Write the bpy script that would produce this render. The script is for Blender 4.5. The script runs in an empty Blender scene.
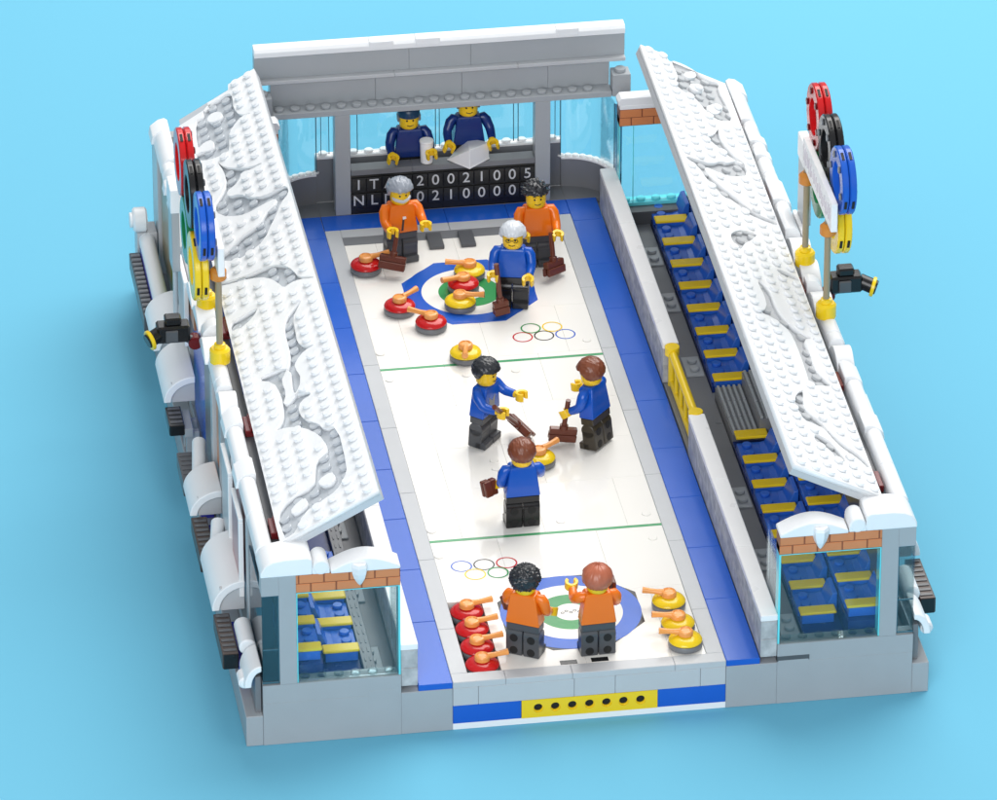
import bpy, bmesh, math, random
from mathutils import Vector, Matrix
PI = math.pi
R = math.radians
rnd = random.Random(7)
scene = bpy.context.scene
COL = scene.collection
for a, b in (('view_transform', 'Standard'), ('look', 'None')):
    try: setattr(scene.view_settings, a, b)
    except Exception: pass
scene.view_settings.exposure = 0
scene.view_settings.gamma = 1

# ------------------------------------------------------------------ materials
def srgb(r, g, b):
    f = lambda c: (c/255/12.92) if c/255 <= 0.04045 else ((c/255+0.055)/1.055)**2.4
    return (f(r), f(g), f(b), 1)

def plastic(name, rgb, rough=0.22, var=0.05, scale=0.6, bump=0.012, coat=0.0, spec=0.5):
    m = bpy.data.materials.new(name); m.use_nodes = True
    nt = m.node_tree; N = nt.nodes; Lk = nt.links
    bs = N['Principled BSDF']
    tc = N.new('ShaderNodeTexCoord')
    n1 = N.new('ShaderNodeTexNoise'); n1.inputs['Scale'].default_value = scale; n1.inputs['Detail'].default_value = 3
    Lk.new(tc.outputs['Object'], n1.inputs['Vector'])
    mx = N.new('ShaderNodeMix'); mx.data_type = 'RGBA'
    c = srgb(*rgb)
    mx.inputs[6].default_value = tuple(v*(1-var) for v in c[:3])+(1,)
    mx.inputs[7].default_value = tuple(min(0.9, v*(1+var)) for v in c[:3])+(1,)
    Lk.new(n1.outputs['Fac'], mx.inputs[0]); Lk.new(mx.outputs[2], bs.inputs['Base Color'])
    mr = N.new('ShaderNodeMapRange'); mr.inputs[3].default_value = rough*0.8; mr.inputs[4].default_value = rough*1.3
    Lk.new(n1.outputs['Fac'], mr.inputs[0]); Lk.new(mr.outputs[0], bs.inputs['Roughness'])
    bs.inputs['Specular IOR Level'].default_value = spec
    if bump:
        n2 = N.new('ShaderNodeTexNoise'); n2.inputs['Scale'].default_value = 1.3; n2.inputs['Detail'].default_value = 2
        Lk.new(tc.outputs['Object'], n2.inputs['Vector'])
        bp = N.new('ShaderNodeBump'); bp.inputs['Strength'].default_value = 0.25; bp.inputs['Distance'].default_value = bump*3
        Lk.new(n2.outputs['Fac'], bp.inputs['Height']); Lk.new(bp.outputs[0], bs.inputs['Normal'])
    return m

def clear(name, tint, gloss=0.12, rough=0.03, mottle=0.0):
    """transparent plastic: tinted see-through mixed with a mirror-like surface"""
    m = bpy.data.materials.new(name); m.use_nodes = True
    nt = m.node_tree; N = nt.nodes; Lk = nt.links
    for n in list(N): N.remove(n)
    out = N.new('ShaderNodeOutputMaterial')
    tr = N.new('ShaderNodeBsdfTransparent'); tr.inputs[0].default_value = tint+(1,)
    gl = N.new('ShaderNodeBsdfGlossy'); gl.inputs['Roughness'].default_value = rough; gl.inputs[0].default_value = (0.95, 0.98, 1, 1)
    lw = N.new('ShaderNodeLayerWeight'); lw.inputs[0].default_value = 0.25
    ad = N.new('ShaderNodeMath'); ad.operation = 'MULTIPLY_ADD'
    Lk.new(lw.outputs['Fresnel'], ad.inputs[0]); ad.inputs[1].default_value = 0.6; ad.inputs[2].default_value = gloss
    mx = N.new('ShaderNodeMixShader')
    tc = N.new('ShaderNodeTexCoord'); ns = N.new('ShaderNodeTexNoise'); ns.inputs['Scale'].default_value = 1.3; ns.inputs['Detail'].default_value = 3
    Lk.new(tc.outputs['Object'], ns.inputs['Vector'])
    bp = N.new('ShaderNodeBump'); bp.inputs['Strength'].default_value = 0.15+mottle*.4; bp.inputs['Distance'].default_value = 0.05
    Lk.new(ns.outputs['Fac'], bp.inputs['Height']); Lk.new(bp.outputs[0], gl.inputs['Normal'])
    Lk.new(ad.outputs[0], mx.inputs[0]); Lk.new(tr.outputs[0], mx.inputs[1]); Lk.new(gl.outputs[0], mx.inputs[2])
    last = mx
    if mottle:
        df = N.new('ShaderNodeBsdfDiffuse'); df.inputs[0].default_value = (0.54, 0.55, 0.56, 1)
        m2 = N.new('ShaderNodeMixShader')
        mr = N.new('ShaderNodeMapRange'); mr.inputs[1].default_value = 0.35; mr.inputs[2].default_value = 0.7
        mr.inputs[3].default_value = mottle*0.7; mr.inputs[4].default_value = mottle*1.15
        Lk.new(ns.outputs['Fac'], mr.inputs[0]); Lk.new(mr.outputs[0], m2.inputs[0])
        Lk.new(mx.outputs[0], m2.inputs[1]); Lk.new(df.outputs[0], m2.inputs[2]); last = m2
    Lk.new(last.outputs[0], out.inputs[0])
    return m

M = dict(
    white=plastic('white_plastic', (240, 240, 240), 0.28, 0.02),
    snow=plastic('snow_white_plastic', (236, 238, 240), 0.35, 0.02),
    ice=plastic('glossy_white_ice', (243, 240, 234), 0.08, 0.015, 0.2, 0.004),
    lbg=plastic('light_bluish_grey', (164, 169, 173), 0.3, 0.04),
    low=plastic('grey_snow_plate', (190, 196, 202), 0.3, 0.04),  # even pale grey of the lower roof plates
    lbg2=plastic('pale_grey', (188, 191, 194), 0.3, 0.04),
    mid=plastic('mid_grey', (118, 120, 124), 0.3, 0.05),
    dbg=plastic('dark_grey', (84, 86, 90), 0.3, 0.06),
    leg=plastic('charcoal_trousers', (72, 74, 78), 0.3, 0.06),
    brown_leg=plastic('dark_olive_trousers', (58, 52, 42), 0.3, 0.06),
    black=plastic('black_plastic', (24, 24, 26), 0.22, 0.1),
    ink=plastic('black_ink', (20, 20, 22), 0.4, 0.05, 1, 0),
    hole=plastic('deep_socket_dark', (12, 12, 13), 0.6, 0.1, 1, 0),  # near-black standing in for the shade inside holes and sockets
    blue=plastic('bright_blue', (28, 92, 196), 0.2, 0.05, 0.3, 0.003),
    dblue=plastic('dark_seat_blue', (44, 100, 200), 0.2, 0.06),
    shirt=plastic('blue_shirt', (16, 84, 186), 0.22, 0.05),
    navy=plastic('shade_darkened_blue', (12, 44, 112), 0.25, 0.05),  # commentators' blue, darkened to paint in the box's shade; risers share it
    cap=plastic('teal_navy_cap', (24, 62, 92), 0.3, 0.06),
    yellow=plastic('bright_yellow', (242, 205, 30), 0.18, 0.04),
    skin=plastic('yellow_skin', (240, 196, 30), 0.22, 0.04),
    orange=plastic('orange_shirt', (238, 118, 22), 0.22, 0.05),
    handle=plastic('flat_orange_handle', (238, 160, 84), 0.22, 0.05),
    red=plastic('bright_red', (200, 24, 28), 0.15, 0.05),
    dred=plastic('dark_red', (104, 20, 24), 0.25, 0.06),
    green=plastic('ring_green', (60, 150, 85), 0.15, 0.04),
    line=plastic('line_green', (78, 160, 108), 0.15, 0.04),
    dgreen=plastic('sign_green', (20, 120, 70), 0.2, 0.04),
    brick=plastic('brick_orange', (208, 132, 84), 0.3, 0.08),
    mortar=plastic('brick_joint', (140, 82, 54), 0.5, 0.08),
    brown=plastic('reddish_brown', (104, 52, 36), 0.22, 0.08),
    hairbrown=plastic('chestnut_hair', (122, 66, 42), 0.3, 0.15, 2.0),
    hairred=plastic('copper_hair', (182, 102, 74), 0.3, 0.12, 2.0),
    hairblack=plastic('black_hair', (46, 48, 52), 0.25, 0.15, 2.0),
    hairgrey=plastic('grey_hair', (150, 156, 166), 0.25, 0.08, 2.0),
    hairwhite=plastic('pale_grey_hair', (205, 210, 216), 0.25, 0.06, 2.0),
    tan=plastic('dark_tan_pole', (150, 138, 112), 0.3, 0.06),
    gold=plastic('pearl_gold', (206, 132, 50), 0.25, 0.08),
    darkbrown=plastic('dark_brown', (66, 52, 46), 0.35, 0.15, 3.0),
    pink=plastic('dusty_pink', (186, 140, 142), 0.3, 0.06),
    purple=plastic('violet_blue', (58, 58, 160), 0.25, 0.06),
    text=plastic('pale_lettering', (205, 207, 208), 0.4, 0.03, 1, 0),
    tile=plastic('score_tile_black', (30, 31, 34), 0.2, 0.1),
    olive=plastic('olive_green', (120, 128, 30), 0.3, 0.06),
    pale=plastic('pale_lilac_panel', (205, 195, 205), 0.25, 0.04),
    glass=clear('light_blue_glass', (0.93, 0.985, 0.99), 0.02),
    glass2=clear('clear_back_glass', (0.93, 0.98, 0.99), 0.03),
    dglass=clear('smoky_teal_glass', (0.30, 0.46, 0.54), 0.10),
    edge=plastic('aqua_glass_edge', (110, 222, 232), 0.12, 0.04),
    edged=plastic('dark_glass_edge', (60, 100, 116), 0.12, 0.04),
    cloudy=clear('cloudy_clear_bricks', (0.85, 0.87, 0.89), 0.10, 0.08, 0.85),
)

# ------------------------------------------------------------------ mesh helpers
class MB:
    def __init__(s): s.bm = bmesh.new()
    def box(s, x0, x1, y0, y1, z0, z1, ch=0.03, M4=None):
        bm = s.bm
        if x0 > x1: x0, x1 = x1, x0
        if y0 > y1: y0, y1 = y1, y0
        if z0 > z1: z0, z1 = z1, z0
        ch = min(ch, (x1-x0)*0.3, (y1-y0)*0.3, (z1-z0)*0.3)
        X = (x0, x1); Y = (y0, y1); Z = (z0, z1); V = {}
        for i in (0, 1):
            for j in (0, 1):
                for k in (0, 1):
                    sx = ch if i == 0 else -ch; sy = ch if j == 0 else -ch; sz = ch if k == 0 else -ch
                    for ax, p in enumerate(((X[i], Y[j]+sy, Z[k]+sz), (X[i]+sx, Y[j], Z[k]+sz), (X[i]+sx, Y[j]+sy, Z[k]))):
                        p = Vector(p)
                        if M4 is not None: p = M4 @ p
                        V[i, j, k, ax] = bm.verts.new(p)
        def f(*ks):
            try: bm.faces.new([V[k] for k in ks])
            except ValueError: pass
        for i in (0, 1): f((i,0,0,0),(i,1,0,0),(i,1,1,0),(i,0,1,0)); f((0,i,0,1),(1,i,0,1),(1,i,1,1),(0,i,1,1)); f((0,0,i,2),(1,0,i,2),(1,1,i,2),(0,1,i,2))
        for a in (0, 1):
            for b in (0, 1):
                f((a,b,0,0),(a,b,0,1),(a,b,1,1),(a,b,1,0))
                f((a,0,b,0),(a,0,b,2),(a,1,b,2),(a,1,b,0))
                f((0,a,b,1),(0,a,b,2),(1,a,b,2),(1,a,b,1))
                for c in (0, 1): f((a,b,c,0),(a,b,c,1),(a,b,c,2))
        return s
    def ring(s, c, ax, r, n, ref=None, ry=None):
        ax = Vector(ax).normalized()
        u = ax.orthogonal().normalized() if ref is None else (Vector(ref)-ax*Vector(ref).dot(ax)).normalized()
        v = ax.cross(u); ry = r if ry is None else ry
        return [s.bm.verts.new(Vector(c)+u*math.cos(2*PI*i/n)*r+v*math.sin(2*PI*i/n)*ry) for i in range(n)]
    def loft(s, rings, caps=True):
        bm = s.bm
        for a, b in zip(rings, rings[1:]):
            n = len(a)
            for i in range(n): bm.faces.new((a[i], a[(i+1) % n], b[(i+1) % n], b[i]))
        if caps:
            bm.faces.new(rings[0][::-1]); bm.faces.new(rings[-1])
        return s
    def cyl(s, p0, p1, r, n=20, r1=None, bev=0.03):
        p0 = Vector(p0); p1 = Vector(p1); ax = p1-p0; L = ax.length; ax.normalize(); r1 = r if r1 is None else r1
        bev = min(bev, r*0.3, L*0.3); u = ax.orthogonal()
        s.loft([s.ring(p0, ax, r-bev, n, u), s.ring(p0+ax*bev, ax, r, n, u), s.ring(p1-ax*bev, ax, r1, n, u), s.ring(p1, ax, r1-bev, n, u)])
        return s
    def stud(s, x, y, z, r=0.3, h=0.2, n=16): return s.cyl((x, y, z), (x, y, z+h), r, n, bev=0.035)
    def lathe(s, prof, c=(0, 0, 0), n=28, ax=(0, 0, 1)):
        c = Vector(c); ax = Vector(ax).normalized(); u = ax.orthogonal()
        s.loft([s.ring(c+ax*z, ax, max(r, 0.001), n, u) for r, z in prof]); return s
    def tube(s, pts, rad, n=14, caps=True):
        pts = [Vector(p) for p in pts]; rs = []
        rad = rad if isinstance(rad, (list, tuple)) else [rad]*len(pts)
        ref = None
        for i, p in enumerate(pts):
            d = (pts[min(i+1, len(pts)-1)]-pts[max(i-1, 0)]).normalized()
            if ref is None: ref = d.orthogonal()
            ref = (ref-d*ref.dot(d)).normalized()
            rs.append(s.ring(p, d, rad[i], n, ref))
        s.loft(rs, caps); return s
    def prism(s, poly, axis, a, b):
        def P(u, v, w): return {'x': (w, u, v), 'y': (u, w, v), 'z': (u, v, w)}[axis]
        A = [s.bm.verts.new(P(u, v, a)) for u, v in poly]; Bv = [s.bm.verts.new(P(u, v, b)) for u, v in poly]
        n = len(poly); s.bm.faces.new(A); s.bm.faces.new(Bv[::-1])
        for i in range(n): s.bm.faces.new((A[i], A[(i+1) % n], Bv[(i+1) % n], Bv[i]))
        return s
    def annulus(s, cx, cy, z, r0, r1, n=96, h=0.004):
        o = [[s.bm.verts.new((cx+r*math.cos(2*PI*i/n), cy+r*math.sin(2*PI*i/n), zz)) for i in range(n)] for r, zz in ((r0, z), (r0, z+h), (r1, z+h), (r1, z))]
        for k in range(4):
            a = o[k]; b = o[(k+1) % 4]
            for i in range(n): s.bm.faces.new((a[i], a[(i+1) % n], b[(i+1) % n], b[i]))
        return s
    def mat4(s, M4):
        bmesh.ops.transform(s.bm, matrix=M4, verts=s.bm.verts); return s
    def mirror(s, sx):
        if sx < 0: bmesh.ops.scale(s.bm, vec=(-1, 1, 1), verts=s.bm.verts)
        return s
    def build(s, name, mat, parent=None, smooth=True, angle=35, bevel=0, loc=None):
        bm = s.bm
        bmesh.ops.recalc_face_normals(bm, faces=bm.faces)
        if loc is not None: bmesh.ops.translate(bm, vec=-Vector(loc), verts=bm.verts)
        me = bpy.data.meshes.new(name); bm.to_mesh(me); bm.free()
        me.materials.append(M[mat] if isinstance(mat, str) else mat)
        o = bpy.data.objects.new(name, me); COL.objects.link(o)
        if parent is not None: o.parent = parent
        if loc is not None: o.location = loc
        if bevel:
            b = o.modifiers.new('bevel', 'BEVEL'); b.width = bevel; b.segments = 2; b.limit_method = 'ANGLE'; b.angle_limit = R(40)
        if smooth:
            ca = math.cos(R(angle))
            for p in me.polygons: p.use_smooth = True
            try: me.set_sharp_from_angle(angle=R(angle))
            except Exception: pass
        return o

def thing(name, label, cat, loc=(0, 0, 0), rz=0, group=None):
    o = bpy.data.objects.new(name, None); COL.objects.link(o); o.empty_display_size = 0.2
    o.location = loc; o.rotation_euler = (0, 0, rz); return tag(o, label, cat, group)
def tag(o, label=None, cat=None, group=None, kind=None):
    if label: o['label'] = label
    if cat: o['category'] = cat
    if group: o['group'] = group
    if kind: o['kind'] = kind
    return o
def dup(root, loc, rz=None, label=None, group=None):
    r = root.copy(); COL.objects.link(r); r.location = loc
    if rz is not None: r.rotation_euler = (0, 0, rz)
    if label: r['label'] = label
    if group: r['group'] = group
    for ch in list(root.children):
        c = ch.copy(); COL.objects.link(c); c.parent = r
        for g in ch.children:
            d = g.copy(); COL.objects.link(d); d.parent = c
    return r
def text_mesh(body, size, M4, name, mat, parent=None, ext=0.01, offset=0.0):
    cu = bpy.data.curves.new('lettering', 'FONT'); cu.body = body; cu.size = size; cu.align_x = 'CENTER'; cu.align_y = 'CENTER'; cu.extrude = ext; cu.offset = offset
    o = bpy.data.objects.new('lettering_source', cu); COL.objects.link(o)
    dg = bpy.context.evaluated_depsgraph_get(); dg.update()
    me = bpy.data.meshes.new_from_object(o.evaluated_get(dg))
    bpy.data.objects.remove(o); me.transform(M4); me.name = name
    me.materials.clear(); me.materials.append(M[mat])
    q = bpy.data.objects.new(name, me); COL.objects.link(q)
    if parent is not None: q.parent = parent
    return q
ORD = ['first', 'second', 'third', 'fourth', 'fifth', 'sixth', 'seventh', 'eighth', 'ninth', 'tenth']

# ------------------------------------------------------------------ setting
def ground():
    b = MB(); S = 1500
    v = [b.bm.verts.new(p) for p in ((-S, -S, 0), (S, -S, 0), (S, S, 0), (-S, S, 0))]; b.bm.faces.new(v)
    m = plastic('sky_blue_backdrop', (108, 182, 210), 0.75, 0.015, 0.004, 0, spec=0.1)
    tag(b.build('ground', m, smooth=False), 'plain light blue backdrop surface under the toy arena', kind='structure')
ground()
# ------------------------------------------------------------------ arena base
base = thing('arena_base', 'light grey base of the toy arena with a blue and yellow front strip', 'base')
for s, side in ((-1, 'left'), (1, 'right')):
    b = MB(); b.box(8, 11, 0, 60, 0, 2.8); b.box(11, 19, 0.0, 56, 0, 2.8, 0.02)
    b.box(11.0, 19, 0.0, 1.0, 2.8, 4.0, 0.0); b.mirror(s); b.build('base_block', 'lbg', base)
    b = MB(); b.box(19.004, 20, 0.01, 56, 0, 2.0, 0.04); b.mirror(s); b.build('ledge', 'lbg', base)
b = MB(); b.box(-8, 8, 0.02, 58, 0.0, 0.4, 0.02); b.build('white_strip', 'white', base)
for s in (-1, 1):
    b = MB(); b.box(s*4.0, s*7.99, 0.01, 1, 0.405, 1.6, 0.03); b.build('blue_panel', 'blue', base)
# yellow beam with seven real holes
def holed_beam():
    b = MB(); bm = b.bm; n = 20
    for k in range(8):
        x0 = -4+k; x1 = x0+1
    outer_front = []
    xs = [-3.985]+[-3+i+0.0 for i in range(7)]+[3.985]
    # one cell per hole (1 wide, hole in the middle), two plain end cells half a unit wide
    def quad(p): bm.faces.new([bm.verts.new(q) for q in p])
    z0, z1, y0 = 0.405, 1.6, 0.005; zc = 1.02; r = 0.30
    for side in (-1, 1):
        a, c = sorted((side*3.5, side*3.985)); quad([(a, y0, z0), (c, y0, z0), (c, y0, z1), (a, y0, z1)])
    for i in range(7):
        cx = -3+i; sq = []; ci = []
        for k in range(n):
            t = 2*PI*k/n+PI/4; cxx, sz = math.cos(t), math.sin(t); m = max(abs(cxx), abs(sz))
            px = cx+cxx/m*0.5; pz = zc+(sz/m)*((z1-zc) if sz > 0 else (zc-z0))
            sq.append((px, pz)); ci.append((cx+cxx*r, zc+sz*r))
        vs = [bm.verts.new((p[0], y0, p[1])) for p in sq]; vc = [bm.verts.new((p[0], y0, p[1])) for p in ci]
        vr = [bm.verts.new((cx+(p[0]-cx)*0.82, y0+0.1, zc+(p[1]-zc)*0.82)) for p in ci]; vd = [bm.verts.new((q.co.x, y0+0.8, q.co.z)) for q in vr]
        vm = [bm.verts.new((p[0], y0+0.1, p[1])) for p in ci]
        for k in range(n):
            j = (k+1) % n
            bm.faces.new((vs[k], vs[j], vc[j], vc[k])); bm.faces.new((vc[k], vc[j], vm[j], vm[k])); bm.faces.new((vm[k], vm[j], vr[j], vr[k])); bm.faces.new((vr[k], vr[j], vd[j], vd[k]))
        bm.faces.new(vd)
    quad([(-3.985, y0, z1), (3.985, y0, z1), (3.985, 0.9, z1), (-3.985, 0.9, z1)])
    for sx in (-3.985, 3.985): quad([(sx, y0, z0), (sx, 0.9, z0), (sx, 0.9, z1), (sx, y0, z1)])
    b.build('holed_beam', 'yellow', base, smooth=False)
holed_beam()
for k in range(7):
    b = MB(); b.cyl((-3+k, .2, 1.02), (-3+k, .3, 1.02), .246, 18, bev=0); b.build('hole_shade_disc', 'hole', base, smooth=False)  # black disc painted as the shade deep in each beam hole
b = MB(); xs = [-7.99, -6.5, -0.9, 1.5, 6.5, 7.99]
for a, c in zip(xs, xs[1:]): b.box(a+.008, c-.008, 0.01, 1, 1.605, 2.795, 0.025)
b.box(-7.99, 7.99, 1, 57, 0.4, 1.6, 0)
b.build('brick_course', 'lbg2', base)
# pale border round the ice
b = MB()
for a, c in ((-8, -4.9), (-4.9, -1), (-1, 5), (5, 8)): b.box(a+.006, c-.006, 0, 1, 2.8, 3.2, 0.03)
b.build('front_border', 'lbg2', base)
for s in (-1, 1):
    b = MB(); y = 1.0
    for L in (5, 8, 8, 8, 8, 8, 10): b.box(s*7.006, s*7.994, y+.006, y+L-.006, 2.8 if s < 0 else 2.8, 3.2, 0.03); y += L
    b.build('side_border', 'lbg2', base)
b = MB(); b.box(-7, -0.01, 55, 56, 2.8, 3.2, 0.03); b.box(0.01, 7, 55, 56, 2.8, 3.2, 0.03); b.build('rear_border', 'lbg2', base)
b = MB(); b.box(-7, 7, 53.9, 54.995, 2.4, 3.165, 0.02); b.build('rear_strip', 'mid', base)
# blue walkway tiles
for s in (-1, 1):
    b = MB(); y = 0
    while y < 57.9:
        L = min(6 if y else 7, 58-y); b.box(s*8.006, s*9.994, y+.005, y+L-.005, 2.8, 3.2, 0.035); y += L
    b.build('blue_walkway', 'blue', base)
b = MB()
for k in range(4): b.box(-8+4*k+.006, -4+4*k-.006, 56.006, 57.994, 2.8, 3.2, 0.035)
b.build('blue_walkway', 'blue', base)
# slot in the right front wall
b = MB(); b.box(11.0, 12.9, -0.004, 0.3, 2.85, 3.2, 0); b.build('slot', 'dbg', base, smooth=False)
b = MB(); b.box(11.06, 12.86, -0.006, 0.2, 1.75, 2.93, 0.015); b.build('cover_plate', 'lbg', base)
b = MB(); b.box(-12.9, -11.1, -0.006, 0.2, 1.95, 3.1, 0.015); b.build('cover_plate', 'lbg', base)

# ------------------------------------------------------------------ ice sheet
ice = thing('ice_sheet', 'white glossy curling ice sheet with two target rings', 'ice rink')
ZI = 3.16
b = MB()
ys = [1, 9, 16, 22, 27, 32, 38, 44, 49, 53.9]
for j, (a, c) in enumerate(zip(ys, ys[1:])):
    xs = [-7, -5, -1, 1, 7] if j in (3, 4) else [-7, -5, 0, 5, 7] if j == 0 else ([-7, -3, 3, 7] if j % 2 else [-7, -5, 0, 5, 7])
    for u, w in zip(xs, xs[1:]):
        if w <= -5 and c <= 9: continue        # sunken tray for the red stones
        b.box(u+.004, w-.004, a+.004, c-.004, 2.7, ZI, 0.012)
pass
if True:
    b.box(-7, -5, 9.03, 15, 2.2, 2.69, 0)
b.build('tiles', 'ice', ice)
b = MB(); b.box(-7, -5, 1, 9, 2.2, 2.56, 0.01); b.build('stone_tray', 'dbg', ice)
def target(cy, idx):
    b = MB(); r = 4.12; pts = [(r*1.08*math.cos(PI/8+k*PI/4), cy+r*1.08*math.sin(PI/8+k*PI/4)) for k in range(8)]
    b.prism(pts, 'z', ZI+.003, ZI+.009); b.build('target_backing', 'dblue' if idx else 'black', ice, smooth=False)
    z = ZI+.013
    for r0, r1, m, nm in ((3.05, 4.15, 'blue', 'blue_ring'), (1.98, 3.05, 'ice', 'white_ring'), (0.95, 1.98, 'green', 'green_ring'), (0.0, 0.95, 'ice', 'white_centre')):
        b = MB(); b.annulus(0, cy, z, r0, r1); b.build(nm, m, ice, smooth=False)
    b = MB()
    for k in range(5):
        b.annulus(-0.25+0.25*k-0.25, cy+(0.12 if k % 2 else -0.05), z+.006, 0.07, 0.11, 20)
    b.build('centre_mark', 'ink', ice, smooth=False)
target(6.84, 0); target(46.6, 1)
for y in (16.07, 37.33):
    b = MB(); b.box(-7, 7, y-0.13, y+0.13, ZI+.002, ZI+.012, 0); b.build('green_line', 'line', ice, smooth=False)
def rings_print(cx, cy, rot):
    for k, (dx, dy, m) in enumerate(((-1.35, 0.5, 'blue'), (0, 0.5, 'black'), (1.35, 0.5, 'red'), (-0.68, -0.55, 'yellow'), (0.68, -0.55, 'green'))):
        b = MB(); b.annulus(cx+rot*dx, cy+rot*dy, ZI+.004+k*.003, 0.55, 0.64, 48); b.build('printed_ring', m, ice, smooth=False)
rings_print(-4.2, 12.5, 1); rings_print(3.75, 40.7, -1)
for x, y in ((-6.7, 39.4), (-6.6, 36.0), (-1.8, 35.9), (1.3, 36.0), (6.3, 39.2), (6.25, 36.1), (1.1, 17.3), (-1.74, 25.1), (-1.77, 24.1), (-6.7, 17.3), (6.3, 17.4), (-6.7, 14.3), (6.2, 14.5)):
    b = MB(); b.stud(x, y, ZI-0.1, 0.28, 0.17); b.build('stud', 'ice', ice)
for x, y in ((-1.03, 1.3), (0.8, 1.35)):
    b = MB(); b.box(x-.5, x+.5, y-.22, y+.22, ZI+.001, ZI+.012, 0); b.build('foothold', 'black', ice, smooth=False)
for x in (-3.0, -1.2, 0.85):
    b = MB(); b.box(x-.48, x+.48, 52.5, 54.4, ZI, ZI+.25, 0.04); b.build('foothold', 'dbg', ice)

# ------------------------------------------------------------------ grandstands
def bow(y0, y1, z0, h, n=12, e=0.35):
    return [(y0, z0)]+[(y0+(y1-y0)*i/n, z0+e+(h-e)*math.sin(PI*i/n)) for i in range(n+1)]+[(y1, z0)]
def grandstand(s):
    side = 'left' if s < 0 else 'right'
    g = thing('grandstand', f'{side} grandstand with snow capped grey walls, brick lintel and blue glass front', 'grandstand')
    W = lambda b: b.mirror(s)
    # front columns
    b = MB(); b.box(17, 18, 0, 1, 4, 11.2, 0.02); b.box(17.99, 19, 0.003, 1, 9.95, 11.2, 0.02)
    W(b).build('column', 'lbg', g)
    b = MB(); b.box(17.01, 18.99, 55, 56, 2.8, 11.2, 0.02); W(b).build('column', 'lbg', g)
    # brick lintel front / rear
    for ya, yb, zb in ((0.0, 1.0, 10.02), (55.0, 56.0, 9.75)):
        b = MB(); b.box(11, 17, ya+.04, yb-.04, zb, zb+1.18, 0); lin = W(b).build('brick_lintel', 'mortar', g)
        b = MB()
        for row in (0, 1):
            x = 11.0 if row else 10.3
            while x < 17:
                a, c = max(11.0, x+.04), min(17.0, x+1.42)
                if c-a > .1: b.box(a, c, ya, yb, zb+.03+row*.58, zb+.57+row*.58, 0.03)
                x += 1.46
        W(b).build('brick_face', 'brick', lin)
    # front pane with aqua edges
    b = MB(); b.box(11.12, 16.92, 0.12, 0.2, 4.1, 9.95, 0.0); p = W(b).build('window_pane', 'glass', g, smooth=False)
    b = MB()
    for a, c, d, e in ((11.0, 11.12, 4.0, 10.0), (16.92, 17.0, 4.0, 10.0)): b.box(a, c, 0.08, 0.9, d, e, 0.01)
    b.box(11.12, 16.92, 0.08, 0.9, 9.93, 10.0, 0.01)
    W(b).build('pane_edge', 'edge' , p)
    b = MB(); b.box(11.12, 16.92, 0.08, 0.9, 4.0, 4.1, 0.01)
    for k in range(6): b.stud(11.6+k*0.98, 0.55, 4.08, 0.28, 0.16)
    W(b).build('pane_base', 'glass', p)
    # inner short side pane of the front (towards the rink)
    b = MB(); b.box(11.02, 11.10, 0.9, 3.9, 4.1, 9.95, 0.0); p = W(b).build('window_pane', 'glass', g, smooth=False)
    # side pane strip at the corner
    b = MB(); b.box(18.02, 18.92, 0.1, 0.18, 4.2, 9.95, 0); b.box(18.92, 18.99, 0.1, 5.9, 4.2, 9.95, 0); p = W(b).build('window_pane', 'dglass' if s < 0 else 'glass', g, smooth=False)
    b = MB(); b.box(18.0, 18.06, 0.06, 0.3, 4.1, 9.95, 0.01); b.box(18.0, 19, 0.06, 0.2, 4.1, 4.2, 0.01); b.box(18.0, 19, 0.06, 0.2, 9.9, 9.96, 0.01); b.box(18.05, 18.95, 0.07, 0.16, 6.3, 6.38, 0.01)
    W(b).build('pane_edge', 'edged', p)
    # snow on the front edge
    b = MB(); b.prism(bow(11, 15, 11.2, 0.85, 14, 0.2), 'y', -0.12, 1.3); W(b).build('snow_bow', 'snow', g, bevel=0.06)
    b = MB(); b.lathe([(0.02, -0.98), (0.14, -0.85), (0.36, -0.45), (0.46, -0.1), (0.5, 0.3), (0.42, 0.5)], (13.35, -0.12, 11.3), 6); W(b).build('snow_drip', 'snow', g, smooth=False, bevel=0.04)
    b = MB(); b.cyl((15.55, -0.06, 11.62), (15.55, 1.6, 11.62), 0.48, 20, bev=0.08); b.box(15.05, 16.05, -.02, 1.5, 11.2, 11.6, 0.03); W(b).build('snow_roll', 'snow', g)
    b = MB(); b.prism([(16.05, 11.2), (16.05, 12.15), (16.3, 12.3), (17.6, 12.3), (18.3, 12.2), (18.75, 11.95), (19.02, 11.5), (19.05, 11.2)], 'y', -0.04, 2.2); W(b).build('snow_block', 'snow', g, bevel=0.06)
    # rear edge
    b = MB(); b.box(11, 17, 55, 56, 10.93, 11.25, 0.03); b.prism([(10.9, 11.25), (10.9, 11.5), (11.1, 11.75), (17, 11.75), (17, 11.25)], 'y', 55, 56); W(b).build('snow_block', 'snow', g, bevel=0.04)
    b = MB(); b.box(11.1, 16.9, 55.4, 55.48, 4.15, 9.7, 0); p = W(b).build('window_pane', 'glass2', g, smooth=False)
    b = MB()
    b.box(11.0, 17.0, 55.1, 56, 3.9, 4.12, 0.01)
    for k in range(6): b.stud(11.5+k, 55.5, 4.12, 0.3, 0.18)
    b.box(11.0, 11.06, 55.1, 55.9, 4.1, 9.7, 0.0); b.box(11.9, 11.95, 55.1, 55.2, 4.1, 9.7, 0.0); b.box(11.1, 17, 55.3, 55.6, 9.68, 9.745, 0.0)
    W(b).build('pane_edge', 'edge', p)
    b = MB(); b.box(11, 19, 54.2, 56, 2.8, 3.9, 0.02); W(b).build('rear_wall', 'dbg', g)
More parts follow.
